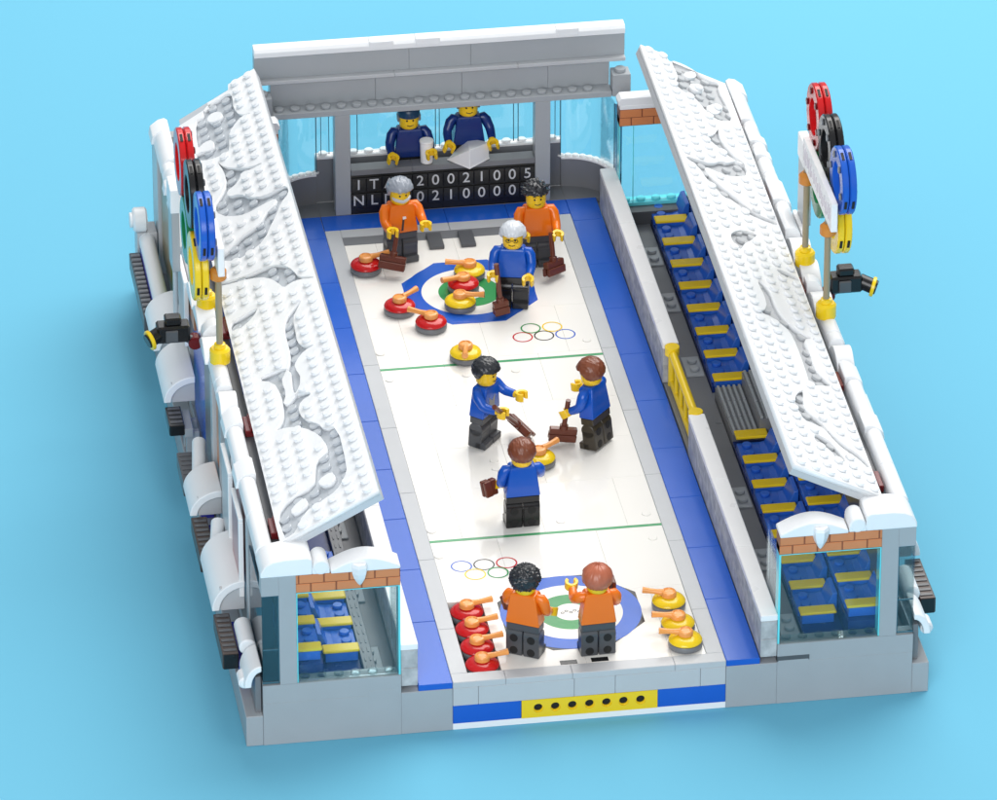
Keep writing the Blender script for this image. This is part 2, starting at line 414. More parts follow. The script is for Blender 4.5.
    # long outer wall with bays
    b = MB(); b.box(17.62, 18.6, 6.0, 55, 2.8, 11.2, 0.02); W(b).build('outer_wall', 'lbg', g)
    b = MB(); b.box(17.5, 17.62, 1, 55, 2.8, 10.6, 0.0); b.box(17.4, 17.95, 2.2, 55, 10.6, 11.3, 0.03); W(b).build('inner_lining', 'dbg', g)
    for y in (4, 16, 28, 40, 50):
        b = MB(); b.box(17.3, 17.9, y, y+1.8, 11.3, 11.75, 0.05); b.cyl((17.4, y, 11.75), (17.4, y+1.8, 11.75), 0.22, 14); W(b).build('hinge', 'dred', g)
    for k, (y0, y1, m) in enumerate(((6.0, 7.0, 'lbg'), (13.2, 14.0, 'lbg2'), (19, 20, 'lbg'), (23.3, 24.3, 'lbg2'), (35.5, 36.3, 'lbg'), (42.0, 43.0, 'lbg'), (52.5, 55.0, 'lbg2'))):
        b = MB(); b.box(18.6, 19.05, y0, y1, 2.0, 11.2, 0.03); W(b).build('pilaster', m, g)
    # posters / windows in the outer wall
    for y0, y1, z0, z1, m, nm in ((7.4, 12.8, 5.6, 10.6, 'pink', 'wall_panel'), (14.4, 18.6, 5.2, 10.8, 'lbg2', 'wall_panel'), (20.4, 22.8, 6.0, 10.6, 'brick', 'wall_panel'), (24.6, 29.0, 3.0, 10.9, 'mid', 'wall_panel'), (29.0, 34.8, 3.0, 10.9, 'dblue', 'wall_panel'), (36.6, 41.6, 6.0, 10.8, 'lbg2', 'wall_panel'), (43.4, 47.4, 4.4, 10.8, 'olive', 'wall_panel'), (47.5, 52.2, 4.4, 10.8, 'tan', 'wall_panel')):
        b = MB(); b.box(18.6, 18.86, y0, y1, z0, z1, 0.02); W(b).build(nm, m, g)
    b = MB(); b.box(18.6, 19.0, 33.0, 35.4, 9.3, 11.0, 0.03); W(b).build('brick_patch', 'brick', g)
    # snow caps along the top of the outer wall
    rr = random.Random(11); y = 2.25
    while y < 55.5:
        L = rr.choice((1.0, 2.0, 3.0, 4.0, 3.0)); L = min(L, 55.9-y)
        kind = rr.choice('abc') if L > 2.5 else rr.choice('bc')
        b = MB(); xo = 19.05+rr.choice((0, 0.1, 0.16))
        if kind == 'a': b.prism(bow(y, y+L, 11.2, 0.9+0.3*rr.random(), 14, 0.15), 'x', 17.98, xo)
        elif kind == 'b': b.prism([(17.98, 11.2), (17.98, 12.1), (18.2, 12.25), (18.6, 12.15), (xo-.1, 11.75), (xo, 11.2)], 'y', y+.01, y+L-.01)
        else:
            b.cyl((18.5, y+.01, 11.55), (18.5, y+L-.01, 11.55), 0.5, 20, bev=0.07); b.box(17.99, 19.02, y+.01, y+L-.01, 11.2, 11.5, 0.02)
        W(b).build('snow_cap', 'snow', g, bevel=0.05); y += L
    # walkway behind the barrier
    b = MB(); b.box(11, 12.9, 1, 54.2, 2.8, 3.0, 0.02); W(b).build('walkway', 'mid', g)
    for k, y in enumerate((2.6, 10.2, 17.6, 34.0, 42.4, 48.6)):
        b = MB(); b.box(11.7, 12.8, y-.2, y+2.2, 3.0, 3.12, 0.02); b.stud(12.3, y+.5, 3.12); b.stud(12.3, y+1.5, 3.12)
        W(b).build('studded_plate', 'lbg', g)
    b = MB()
    if s < 0: b.box(12.25, 12.95, 1.2, 24, 3.0, 3.75, 0.03)
    for y in range(1, 24):
        if s < 0: b.box(12.42, 12.5, y+.25, y+.75, 3.75, 3.8, 0); b.box(12.7, 12.78, y+.25, y+.75, 3.75, 3.8, 0)
    if s < 0: W(b).build('grille_strip', 'mid', g)
    # seat risers
    b = MB(); b.box(12.95, 15.35, 1.0, 25, 2.8, 3.3, 0.02); b.box(15.35, 17.5, 1.0, 25, 2.8, 4.6, 0.02)
    b.box(12.95, 15.35, 32, 54.2, 2.8, 3.3, 0.02); b.box(15.35, 17.5, 32, 54.2, 2.8, 4.6, 0.02); W(b).build('riser', 'navy', g)
    # stairs with grille tiles
    b = MB(); b.box(12.95, 14.6, 25, 31, 2.8, 3.75, 0.02); b.box(14.6, 16.1, 25, 31, 2.8, 4.7, 0.02); b.box(16.1, 17.5, 25, 31, 2.8, 5.6, 0.02)
    st = W(b).build('stairs', 'mid', g)
    b = MB()
    for x0, x1, z in ((12.95, 14.6, 3.75), (14.6, 16.1, 4.7), (16.1, 17.5, 5.6)):
        x = x0+.08
        while x+.16 < x1:
            for y in (25.05, 27.05, 29.05): b.box(x, x+.16, y, y+1.9, z, z+.16, 0.02)
            x += .33
    W(b).build('grille', 'lbg', st)
    return g
STANDS = {s: grandstand(s) for s in (-1, 1)}

# seats (each one a thing)
def make_seat(s):
    t = thing('stadium_seat', 'seat', 'seat')
    b = MB(); b.box(0.0, 2.0, 1.03, 2.97, 0, 0.42, 0.04); b.stud(0.55, 1.5, .42); b.stud(0.55, 2.5, .42); b.mirror(s).build('seat', 'dblue', t)
    b = MB(); b.prism([(1.3, .42), (1.7, .5), (2.06, 1.35), (2.32, 1.4), (2.32, 0), (2.0, 0), (2.0, .42)], 'y', 1.08, 2.92); b.mirror(s).build('backrest', 'dblue', t, bevel=0.05)
    b = MB(); b.box(0.06, 1.96, 0.1, .94, 0, 0.6, 0.03); b.mirror(s).build('armrest_base', 'dblue', t)
    b = MB(); b.box(-.04, 2.1, 0.03, .9, 0.6, 0.78, 0.06); b.mirror(s).build('armrest', 'yellow', t)
    return t
for s in (-1, 1):
    side = 'left' if s < 0 else 'right'
    proto = None
    for row, (x, z, dy) in enumerate(((13.0, 3.3, 0.05), (15.4, 4.6, 1.35))):
        rows = [3*k for k in range(1 if row == 0 else 0, 8)] + [31.3+3*k for k in range(8)]
        if s < 0: rows = [y for y in rows if y < 13]
        elif row == 1: rows = [y for y in rows if y < 16]
        for n, y in enumerate(rows):
            nm = 'front' if row == 0 else 'rear'
            if y < 30: lab = f'blue and yellow seat, {ORD[n]} from the front in the {side} {nm} row'
            else: lab = f'blue and yellow seat, {ORD[n-len([q for q in rows if q < 30])]} beyond the stairs in the {side} {nm} row'
            loc = (s*x, y+dy*(1 if row else 1), z)
            if proto is None:
                proto = make_seat(s); proto.location = loc; proto['label'] = lab; proto['group'] = f'seats of the {side} grandstand'
            else: dup(proto, loc, None, lab)
# end armrests beside the stairs belong to the stand
b = MB(); b.box(13, 15, 24.05, 24.98, 3.9, 4.1, 0.05); b.build('end_armrest', 'yellow', STANDS[1])
LSNOW= [('hole', [(4.03, 52.92), (3.18, 52.95), (2.09, 52.99), (1.94, 52.07), (2.09, 50.7), (1.78, 49.4), (0.82, 48.76), (1.74, 49.19), (2.17, 48.86), (2.82, 48.12), (3.06, 46.09), (3.37, 46.03), (4.04, 46.07), (4.93, 46.6), (5.48, 47.42), (5.24, 48.06), (4.08, 47.26), (3.96, 48.53), (4.6, 48.8), (5.1, 48.43), (5.14, 49.73), (4.87, 51.99), (4.25, 52.0)]), ('isl', [(4.06, 51.3), (3.76, 51.75), (3.24, 51.61), (2.88, 50.99), (3.12, 50.47), (3.79, 50.59)]), ('hole', [(4.09, 45.74), (3.75, 44.51), (2.9, 43.33), (2.0, 42.57), (1.03, 42.21), (2.05, 42.24), (2.75, 42.59), (2.89, 41.98), (3.41, 41.49), (3.93, 41.4), (3.97, 40.67), (3.1, 40.16), (2.68, 39.13), (1.66, 38.27), (0.66, 38.24), (0.09, 37.99), (0.09, 36.97), (0.74, 36.41), (1.27, 35.31), (1.84, 34.38), (2.25, 33.54), (2.91, 32.96), (4.48, 32.72), (5.91, 34.39), (5.91, 34.69), (5.03, 34.31), (4.0, 35.12), (3.41, 35.27), (2.39, 35.46), (1.89, 36.35), (1.13, 36.69), (0.97, 37.24), (1.8, 37.4), (2.81, 37.38), (3.62, 37.72), (4.73, 38.93), (5.08, 40.55), (4.38, 41.35), (3.86, 42.34), (3.82, 44.08)]), ('hole', [(5.91, 31.46), (5.02, 30.88), (3.84, 30.39), (3.16, 30.3), (2.25, 29.9), (1.55, 29.02), (1.17, 27.93), (1.03, 27.02), (0.09, 26.08), (0.12, 25.86), (1.02, 26.67), (1.61, 26.8), (2.04, 26.65), (2.31, 27.62), (2.82, 28.85), (3.91, 29.9), (5.08, 30.48), (5.91, 31.0)]), ('hole', [(5.86, 26.2), (4.97, 26.22), (3.85, 26.22), (4.13, 25.62), (4.79, 25.06), (5.8, 24.92)]), ('hole', [(1.09, 24.4), (1.93, 23.77), (2.39, 23.38), (2.74, 22.09), (2.73, 20.56), (2.76, 19.07), (2.95, 18.01), (3.39, 17.21), (3.65, 16.74), (3.55, 15.1), (3.95, 14.02), (3.3, 14.06), (2.43, 15.66), (2.7, 17.48), (2.49, 18.01), (1.88, 18.62), (1.09, 18.58), (1.81, 19.06), (2.15, 19.94), (2.08, 20.88), (2.0, 22.83), (1.55, 23.61)]), ('hole', [(2.94, 17.58), (3.16, 15.68), (3.14, 14.57), (2.2, 13.97), (2.2, 13.48), (2.85, 13.48), (3.14, 12.65), (2.99, 11.4), (2.17, 10.06), (2.06, 9.31), (1.2, 8.79), (1.3, 4.03), (1.56, 3.17), (2.24, 2.22), (3.1, 2.04), (4.38, 1.76), (4.98, 0.29), (5.66, 0.16), (5.71, 0.54), (5.86, 3.07), (4.93, 4.08), (3.39, 4.08), (3.14, 5.51), (2.94, 6.43), (2.19, 6.75), (2.09, 7.49), (2.33, 8.9), (3.1, 10.56), (3.98, 11.52), (4.88, 11.85), (4.32, 12.24), (3.99, 13.3), (3.89, 15.47), (4.12, 17.09), (5.13, 18.36), (3.81, 18.24)]), ('isl', [(3.08, 4.3), (2.22, 4.48), (2.08, 3.75), (2.39, 3.24), (3.04, 3.54)]), ('isl', [(4.93, 2.94), (4.04, 3.37), (3.95, 2.47), (4.6, 2.23), (4.99, 2.29)])]
RSNOW= [('hole', [(2.11, 53.47), (3.02, 53.61), (3.83, 53.28), (4.72, 52.55), (5.65, 53.02), (5.26, 52.09), (5.54, 49.67), (5.48, 47.49), (4.42, 46.59), (3.6, 46.86), (3.18, 48.27), (2.82, 48.87), (2.21, 49.0), (1.71, 49.63), (2.21, 51.27), (2.11, 52.34)]), ('isl', [(2.71, 52.14), (3.74, 53.22), (3.81, 52.41), (2.98, 51.54)]), ('isl', [(2.81, 50.7), (3.71, 51.21), (4.05, 50.54), (3.19, 49.84)]), ('isl', [(3.5, 47.93), (4.49, 49.2), (5.16, 48.97), (4.07, 47.19)]), ('hole', [(4.08, 45.68), (3.85, 44.1), (4.04, 42.95), (4.5, 41.86), (5.32, 41.33), (4.6, 40.97), (3.86, 41.53), (3.41, 42.11), (2.85, 42.87), (1.85, 42.88), (2.87, 43.33), (3.57, 44.29)]), ('hole', [(0.31, 38.88), (1.19, 38.99), (2.3, 39.19), (3.26, 40.38), (3.59, 40.26), (4.54, 41.37), (5.24, 40.97), (4.75, 39.27), (4.16, 38.86), (3.16, 38.15), (2.32, 38.25), (1.62, 38.32), (1.67, 37.53), (2.24, 36.47), (2.95, 35.79), (3.43, 35.35), (4.09, 34.4), (4.86, 33.99), (5.91, 34.03), (5.89, 33.48), (4.45, 33.39), (3.64, 33.59), (3.01, 34.7), (2.22, 34.65), (1.85, 35.6), (1.38, 36.42), (1.11, 37.91), (0.46, 38.22)]), ('hole', [(1.84, 29.8), (2.79, 30.83), (3.96, 31.04), (3.31, 29.81), (2.5, 28.72), (2.1, 27.62), (1.78, 27.96), (1.58, 28.84)]), ('hole', [(4.29, 26.79), (5.06, 26.93), (5.91, 26.73), (5.91, 26.17), (5.39, 26.17), (4.65, 26.14)]), ('hole', [(2.52, 24.15), (2.95, 23.87), (3.26, 22.96), (3.21, 21.53), (3.42, 20.14), (3.86, 19.28), (4.59, 18.66), (5.24, 18.55), (4.42, 17.87), (4.62, 16.43), (4.48, 14.52), (4.77, 13.61), (5.47, 12.74), (4.36, 12.14), (3.55, 11.62), (3.66, 13.5), (3.7, 16.68), (3.54, 18.34), (2.95, 19.05), (2.47, 19.39), (1.7, 19.48), (2.45, 20.5), (2.59, 22.22), (2.46, 23.25)]), ('hole', [(2.53, 10.27), (3.0, 10.82), (2.57, 9.17), (2.54, 7.8), (3.37, 7.25), (3.82, 6.16), (4.52, 5.16), (5.36, 4.58), (5.91, 3.83), (5.91, 2.61), (5.71, 3.01), (5.23, 3.92), (4.57, 4.2), (3.85, 5.1), (3.42, 6.27), (2.73, 6.47), (2.07, 6.46), (1.88, 7.34), (1.79, 8.41), (2.14, 9.55)]), ('hole', [(2.27, 4.12), (2.46, 5.22), (3.41, 5.02), (3.87, 4.33), (4.31, 2.89), (3.49, 2.71), (3.22, 3.76)])]
# ------------------------------------------------------------------ snow covered roofs
def inside(poly, x, y):
    c = False; n = len(poly)
    for i in range(n):
        x0, y0 = poly[i]; x1, y1 = poly[(i+1) % n]
        if (y0 > y) != (y1 > y) and x < (x1-x0)*(y-y0)/(y1-y0)+x0: c = not c
    return c
def smooth_poly(p):
    q = []
    n = len(p)
    for i in range(n):
        a = Vector(p[i]); b2 = Vector(p[(i+1) % n])
        q.append(tuple(a.lerp(b2, .25))); q.append(tuple(a.lerp(b2, .75)))
    return q
def snowy_roof(s, corners, polys, label, base_mat):
    C0, C1, C2, C3 = [Vector(c) for c in corners]
    def warp(co):
        u, v, w = co[0]/6, co[1]/54, co[2]-0.05
        p = C0.lerp(C1, v).lerp(C3.lerp(C2, v), u)
        n = (C3-C0).cross(C1-C0).normalized()
        if n.z < 0: n = -n
        return p+n*w
    polys = [(k, smooth_poly(q)) for k, q in polys]
    def low(x, y):
        h = any(k == 'hole' and inside(q, x, y) for k, q in polys); i = any(k == 'isl' and inside(q, x, y) for k, q in polys)
        return h and not i
    t = thing('snowy_roof', label, 'roof')
    b = MB(); y = 0
    for L in (8, 10, 8, 12, 8, 8): b.box(0, 6, y+.004, y+L-.004, -0.4, 0, 0.02); y += L
    for vx in b.bm.verts: vx.co = warp(vx.co)
    b.build('roof_plate', base_mat, t)
    b = MB()
    for i in range(6):
        for j in range(54):
            if low(i+.5, j+.5): b.stud(i+.5, j+.5, 0, 0.3, 0.22)
    for vx in b.bm.verts: vx.co = warp(vx.co)
    b.build('low_studs', base_mat, t)
    # snow layer: outline with holes filled by a 2D curve
    cu = bpy.data.curves.new('snow_layer', 'CURVE'); cu.dimensions = '2D'; cu.fill_mode = 'BOTH'; cu.extrude = 0.16
    ol = [(0, 0), (6, 0), (6, 52.6), (3.7, 52.7), (3.7, 53.3), (2.1, 53.3), (2.0, 54), (0, 54)] if s < 0 else [(0, 0), (6, 0), (6, 53.2), (1.9, 53.2), (1.8, 54), (0, 54)]
    for q in [ol]+[q for k, q in polys]:
        sp = cu.splines.new('POLY'); sp.points.add(len(q)-1)
        for pt, (x, y) in zip(sp.points, q): pt.co = (x, y, 0, 1)
        sp.use_cyclic_u = True
    o = bpy.data.objects.new('snow_source', cu); COL.objects.link(o)
    dg = bpy.context.evaluated_depsgraph_get(); dg.update()
    me = bpy.data.meshes.new_from_object(o.evaluated_get(dg)); bpy.data.objects.remove(o)
    b = MB(); b.bm.from_mesh(me); bpy.data.meshes.remove(me)
    bmesh.ops.remove_doubles(b.bm, verts=b.bm.verts, dist=0.0005)
    bmesh.ops.translate(b.bm, vec=(0, 0, 0.16), verts=b.bm.verts)
    for vx in b.bm.verts: vx.co = warp(vx.co)
    sn = b.build('snow_layer', 'snow', t, smooth=False)
    b = MB()
    for i in range(6):
        for j in range(54):
            x, y = i+.5, j+.5
            if not any(low(x+.3*dx, y+.3*dy) for dx, dy in ((0, 0), (1, 0), (-1, 0), (0, 1), (0, -1))) and not (s < 0 and x > 3.6 and y > 52.4) and not (y > 53 and x > 1.8):
                b.stud(x, y, 0.32, 0.3, 0.2)
    for vx in b.bm.verts: vx.co = warp(vx.co)
    b.build('snow_studs', 'snow', sn)
    # props under the roof
    b = MB()
    for y in (6, 18, 33, 46):
        p = warp((5.3, y, -0.4)); b.cyl((p.x, p.y, 11.0), (p.x, p.y, p.z+.1), 0.3, 12)
    b.build('roof_props', 'dbg', t)
    return t
snowy_roof(-1, [(-11.83, 2.0, 15.0), (-12.25, 56.0, 15.0), (-17.25, 56.0, 12.0), (-17.5, 2.0, 12.0)], LSNOW, 'left studded white roof with large grey patches between the snow', 'low')
snowy_roof(1, [(12.05, 2.0, 14.6), (12.35, 56.0, 14.8), (17.75, 56.0, 12.0), (17.25, 2.0, 12.0)], RSNOW, 'right studded white roof with thin winding grey gaps in the snow', 'lbg2')

# ------------------------------------------------------------------ rink side barriers
def barrier(s, y0, y1, label):
    t = thing('barrier', label, 'barrier', (s*10.5, (y0+y1)/2, 3.2), group='rink side barriers')
    b = MB(); y = y0
    while y < y1-.01:
        L = min(4, y1-y); 
        for z in (3.2, 4.4): b.box(-.48, .48, y-(y0+y1)/2+.01, y+L-(y0+y1)/2-.01, z-3.2, z-3.2+1.19, 0.03)
        y += L
    b.build('clear_bricks', 'cloudy', t)
    b = MB(); y = y0
    while y < y1-.01:
        L = min(8, y1-y); b.box(-.5, .5, y-(y0+y1)/2+.004, y+L-(y0+y1)/2-.004, 2.4, 2.8, 0.04); y += L
    b.build('top_rail', 'white', t)
for s, side in ((-1, 'left'), (1, 'right')):
    barrier(s, 0.05, 24, f'near white topped clear barrier on the {side} side of the rink')
    barrier(s, 33, 56.6, f'far white topped clear barrier on the {side} side of the rink')
t = thing('safety_rail', 'yellow safety rail in the gap of the right barrier', 'rail', (10.5, 28.4, 3.2))
b = MB(); b.tube([(0, -4.1, 2.45), (0, 4.1, 2.45)], 0.27, 14); b.build('top_bar', 'yellow', t)
b = MB(); b.tube([(0, -4.1, 0.35), (0, 4.1, 0.35)], 0.2, 12); b.build('lower_bar', 'yellow', t)
for y in (-4.1, 4.1):
    b = MB(); b.cyl((0, y, 0), (0, y, 2.75), 0.24, 14); b.cyl((0, y, 2.25), (0, y, 2.85), 0.46, 18); b.build('post', 'yellow', t)
for y in (-2.4, -0.8, 0.8, 2.4):
    b = MB(); b.tube([(0, y, 0.3), (0, y, 2.4)], 0.14, 10); b.build('baluster', 'yellow', t)
b = MB(); b.box(-.45, .45, -4.4, 4.4, -.0, .12, 0.02); b.build('foot_plate', 'mid', t)

# ------------------------------------------------------------------ rear building
rb = thing('commentary_box', 'grey commentary box with two pillars and a broad stepped grey roof beam', 'building')
b = MB(); b.box(-11, 11, 58, 61.5, 0, 2.8, 0.02); b.box(-11, -8.0, 56.02, 60, 2.8, 3.19, 0.02); b.box(8.0, 11, 58, 60, 2.8, 3.19, 0.02); b.box(-8, 8, 58.0, 60, 2.8, 3.19, 0.02); b.build('floor_slab', 'mid', rb)
for s in (-1, 1):
    b = MB(); b.box(s*6.0, s*7.0, 58, 59, 3.19, 10.4, 0.03); b.build('pillar', 'lbg', rb)
b = MB(); b.box(-8, 8, 60, 60.8, 3.19, 6.3, 0.02); b.build('back_wall', 'mid', rb)
b = MB(); b.box(-6, 6, 58.15, 59, 3.19, 6.0, 0.0); b.build('counter_front', 'dbg', rb)
for x in (-5.985, -2, 2):
    b = MB(); b.box(x, x+3.985, 57.95, 59.0, 6.02, 6.4, 0.03); b.build('counter_top', 'mid', rb)
b = MB(); b.box(-3.3, 3.3, 59.0, 60, 4.0, 4.5, 0.02); b.build('platform', 'dbg', rb)
# curved corner walls and glass
def arc(s, r, n=14):
    pts = []
    for i in range(n+1):
        a = PI/2*i/n; pts.append((s*(8.0+ (r)*math.sin(a)*1.0), 57.2+(r-0.2)*math.cos(a)))
    return pts
def curved(b, s, r0, r1, z0, z1):
    A = arc(s, r0); Bq = arc(s, r1); bm = b.bm
    v = [[bm.verts.new((p[0], p[1], z)) for p in q] for q, z in ((A, z0), (A, z1), (Bq, z1), (Bq, z0))]
    for k in range(4):
        a = v[k]; c = v[(k+1) % 4]
        for i in range(len(a)-1): bm.faces.new((a[i], a[i+1], c[i+1], c[i]))
    for i in (0, -1): bm.faces.new([v[k][i] for k in range(4)])
    return b
for s in (-1, 1):
    b = curved(MB(), s, 2.85, 3.3, 3.15, 5.2); b.build('corner_wall', 'mid', rb)
    b = curved(MB(), s, 2.95, 3.05, 5.3, 10.4); gl = b.build('corner_glass', 'glass2', rb)
    b = curved(MB(), s, 2.8, 3.35, 5.2, 5.32)
    for i, p in enumerate(arc(s, 3.07, 10)): b.stud(p[0], p[1], 5.3, 0.22, 0.14)
    b.build('glass_base', 'white', gl)
    b = MB(); b.box(s*7.95, s*8.0, 59.9, 60.2, 5.3, 10.4, 0); b.box(s*10.98, s*11.04, 57.0, 57.1, 5.3, 10.4, 0); b.build('glass_edge', 'edged', gl)
    b = MB(); b.box(s*7.05, s*7.95, 60.2, 60.28, 6.6, 10.4, 0); gl = b.build('back_glass', 'glass2', rb, smooth=False)
    b = MB()
    for x in (7.1, 7.62): b.box(s*x, s*(x+.04), 60.1, 60.2, 6.6, 10.4, 0)
    b.build('glass_edge', 'edged', gl)
b = MB(); b.box(-6.9, 6.9, 60.2, 60.28, 6.6, 10.4, 0); gl = b.build('back_glass', 'glass2', rb, smooth=False)
b = MB(); b.box(-8, 8, 60.0, 60.7, 6.3, 6.46, 0.02)
for k in range(16): b.stud(-7.5+k, 60.4, 6.46, 0.3, 0.16)
b.build('glass_base', 'white', gl)
b = MB()
for x in (-0.2, 0.05, 4.9, 5.2, -5.3): b.box(x, x+.05, 60.1, 60.2, 6.6, 10.4, 0)
b.build('glass_edge', 'edged', gl)
# stepped beam
bm_ = MB(); bm_.box(-11, 11.0, 58, 61, 10.4, 10.8, 0.03)
for k in range(21): bm_.stud(-10.5+k, 58.5, 10.8)
beam = bm_.build('beam', 'lbg', rb)
b = MB()
for a, c in ((-11, -4.2), (-4.2, 1.4), (1.4, 7), (7, 11)): b.box(a+.005, c-.005, 59.1, 60.2, 10.8, 12.55, 0.02)
b.build('lower_course', 'lbg', beam)
b = MB()
for a, c in ((-12, -3), (-3, 5), (5, 12)): b.box(a+.004, c-.004, 58.75, 60.0, 12.55, 12.8, 0.03)
b.build('ledge', 'lbg2', beam)
b = MB()
for a, c in ((-12, -2), (-2, 2), (2, 12)): b.box(a+.004, c-.004, 59.2, 59.9, 12.8, 14.4, 0.02)
b.build('upper_course', 'lbg', beam)
b = MB(); b.prism([(58.98, 14.4), (58.98, 14.75), (59.15, 14.95), (59.9, 14.98), (59.9, 14.4)], 'x', -12, 12); b.box(-4.6, -3.0, 58.95, 59.8, 14.5, 15.05, 0.05); b.box(-1.6, 0, 58.95, 59.8, 14.5, 15.06, 0.05); b.box(7.5, 9, 58.95, 59.8, 14.5, 15.05, 0.05); b.build('snow_cap', 'snow', beam, bevel=0.04)
b = MB(); b.box(11.02, 12.2, 57.9, 59.05, 10.45, 12.0, 0.03); b.stud(11.6, 58.45, 12.0, 0.36, 0.25); b.build('end_block', 'lbg', beam)
b = MB(); b.box(-12.2, -11.02, 57.9, 59.05, 10.45, 12.0, 0.03); b.stud(-11.6, 58.45, 12.0, 0.36, 0.25); b.build('end_block', 'lbg', beam)
b = MB(); b.box(11.0, 11.35, 56.1, 57.0, 3.2, 10.4, 0.02); b.build('end_post', 'dglass', rb)
b = MB(); b.box(-11.35, -11.0, 56.1, 57.0, 3.2, 10.4, 0.02); b.build('end_post', 'dglass', rb)

# ------------------------------------------------------------------ scoreboard
sb = thing('scoreboard', 'black scoreboard with ITA and NLD scores in pale letters below the counter', 'scoreboard', (0, 58.1, 3.19))
b = MB(); b.box(-6, 6, -.05, .04, 0, 2.83, 0); b.build('backing', 'black', sb)
for row, (txt, z) in enumerate((('ITA 20021005', 2.12), ('NLD 02100003', 0.98))):
    for k, chx in enumerate(txt):
        x = -5.5+k
        b = MB(); b.box(x-.485, x+.485, -.16, -.05, z-.5, z+.5, 0.03); tl = b.build('score_tile', 'tile', sb)
        if chx != ' ':
            text_mesh(chx, 1.02, Matrix.Translation((x, -.165, z)) @ Matrix.Rotation(PI/2, 4, 'X'), 'printed_character', 'text', tl, 0.004, 0.006)
# ------------------------------------------------------------------ toy figures
def hair_mesh(kind, seed=3):
    b = MB(); bm = b.bm
    bmesh.ops.create_uvsphere(bm, u_segments=72, v_segments=44, radius=1.0)
    from mathutils import noise
    for v in bm.verts:
        d = v.co.normalized(); x, y, z = d.x, d.y, d.z
        r = 0.74
        if kind == 'spiky':
            r = 0.70+0.18*max(0, noise.noise(d*5+Vector((seed, 0, 0)))*2)*(z > -0.1)
        elif kind == 'curly':
            r = 0.74+0.11*abs(noise.noise(d*8+Vector((seed, 0, 0))))*2
        elif kind == 'short':
            r = 0.76+0.05*noise.noise(Vector((d.x*13, d.y*3.5, d.z*3+seed)))
        elif kind == 'long':
            r = 0.80+0.05*noise.noise(Vector((math.atan2(y, x)*8, z*1.5, seed)))
        p = Vector((x*r*0.95, y*r*1.0, z*r*0.85))
        p.z += 0.62
        low = 0.0 if kind != 'long' else -0.25
        backness = max(0, min(1, (y+0.35)/0.7))            # 0 at the face, 1 at the nape
        floor = 0.70*(1-backness)+low*backness*0.55
        if kind == 'long': floor = 0.72*(1-backness)-0.12*backness
        if p.z < floor:
            p.z = floor+(p.z-floor)*0.05
            k = 0.9 if backness > .5 else 0.72
            p.x *= k; p.y *= k
        if kind == 'long' and y > -0.1 and z < 0.2:        # flare towards the shoulders
            p.x *= 1.0; 
        v.co = p
    return b

def hand(parent, wrist, direction, right_ref, mat='skin'):
    """stub wrist and a C shaped grip"""
    d = Vector(direction).normalized(); w = Vector(wrist)
    b = MB(); b.cyl(w-d*0.1, w+d*0.24, 0.2, 14)
    c = w+d*0.46; u = d; v = Vector(right_ref); v = (v-u*v.dot(u)).normalized()
    pts = []
    for i in range(15):
        a = R(140)-R(280)*i/14+PI
        pts.append(c+u*math.cos(a)*0.28+v*math.sin(a)*0.28)
    ax = u.cross(v).normalized(); n = len(pts); rings = []
    for i, p in enumerate(pts):
        o = (p-c).normalized(); h = 0.24; t = 0.09
        rings.append([b.bm.verts.new(p+o*sx*t+ax*sz*h) for sx, sz in ((-1, -.9), (1, -1), (1, 1), (-1, .9))])
    b.loft(rings)
    return b.build('hand', mat, parent, bevel=0.03)

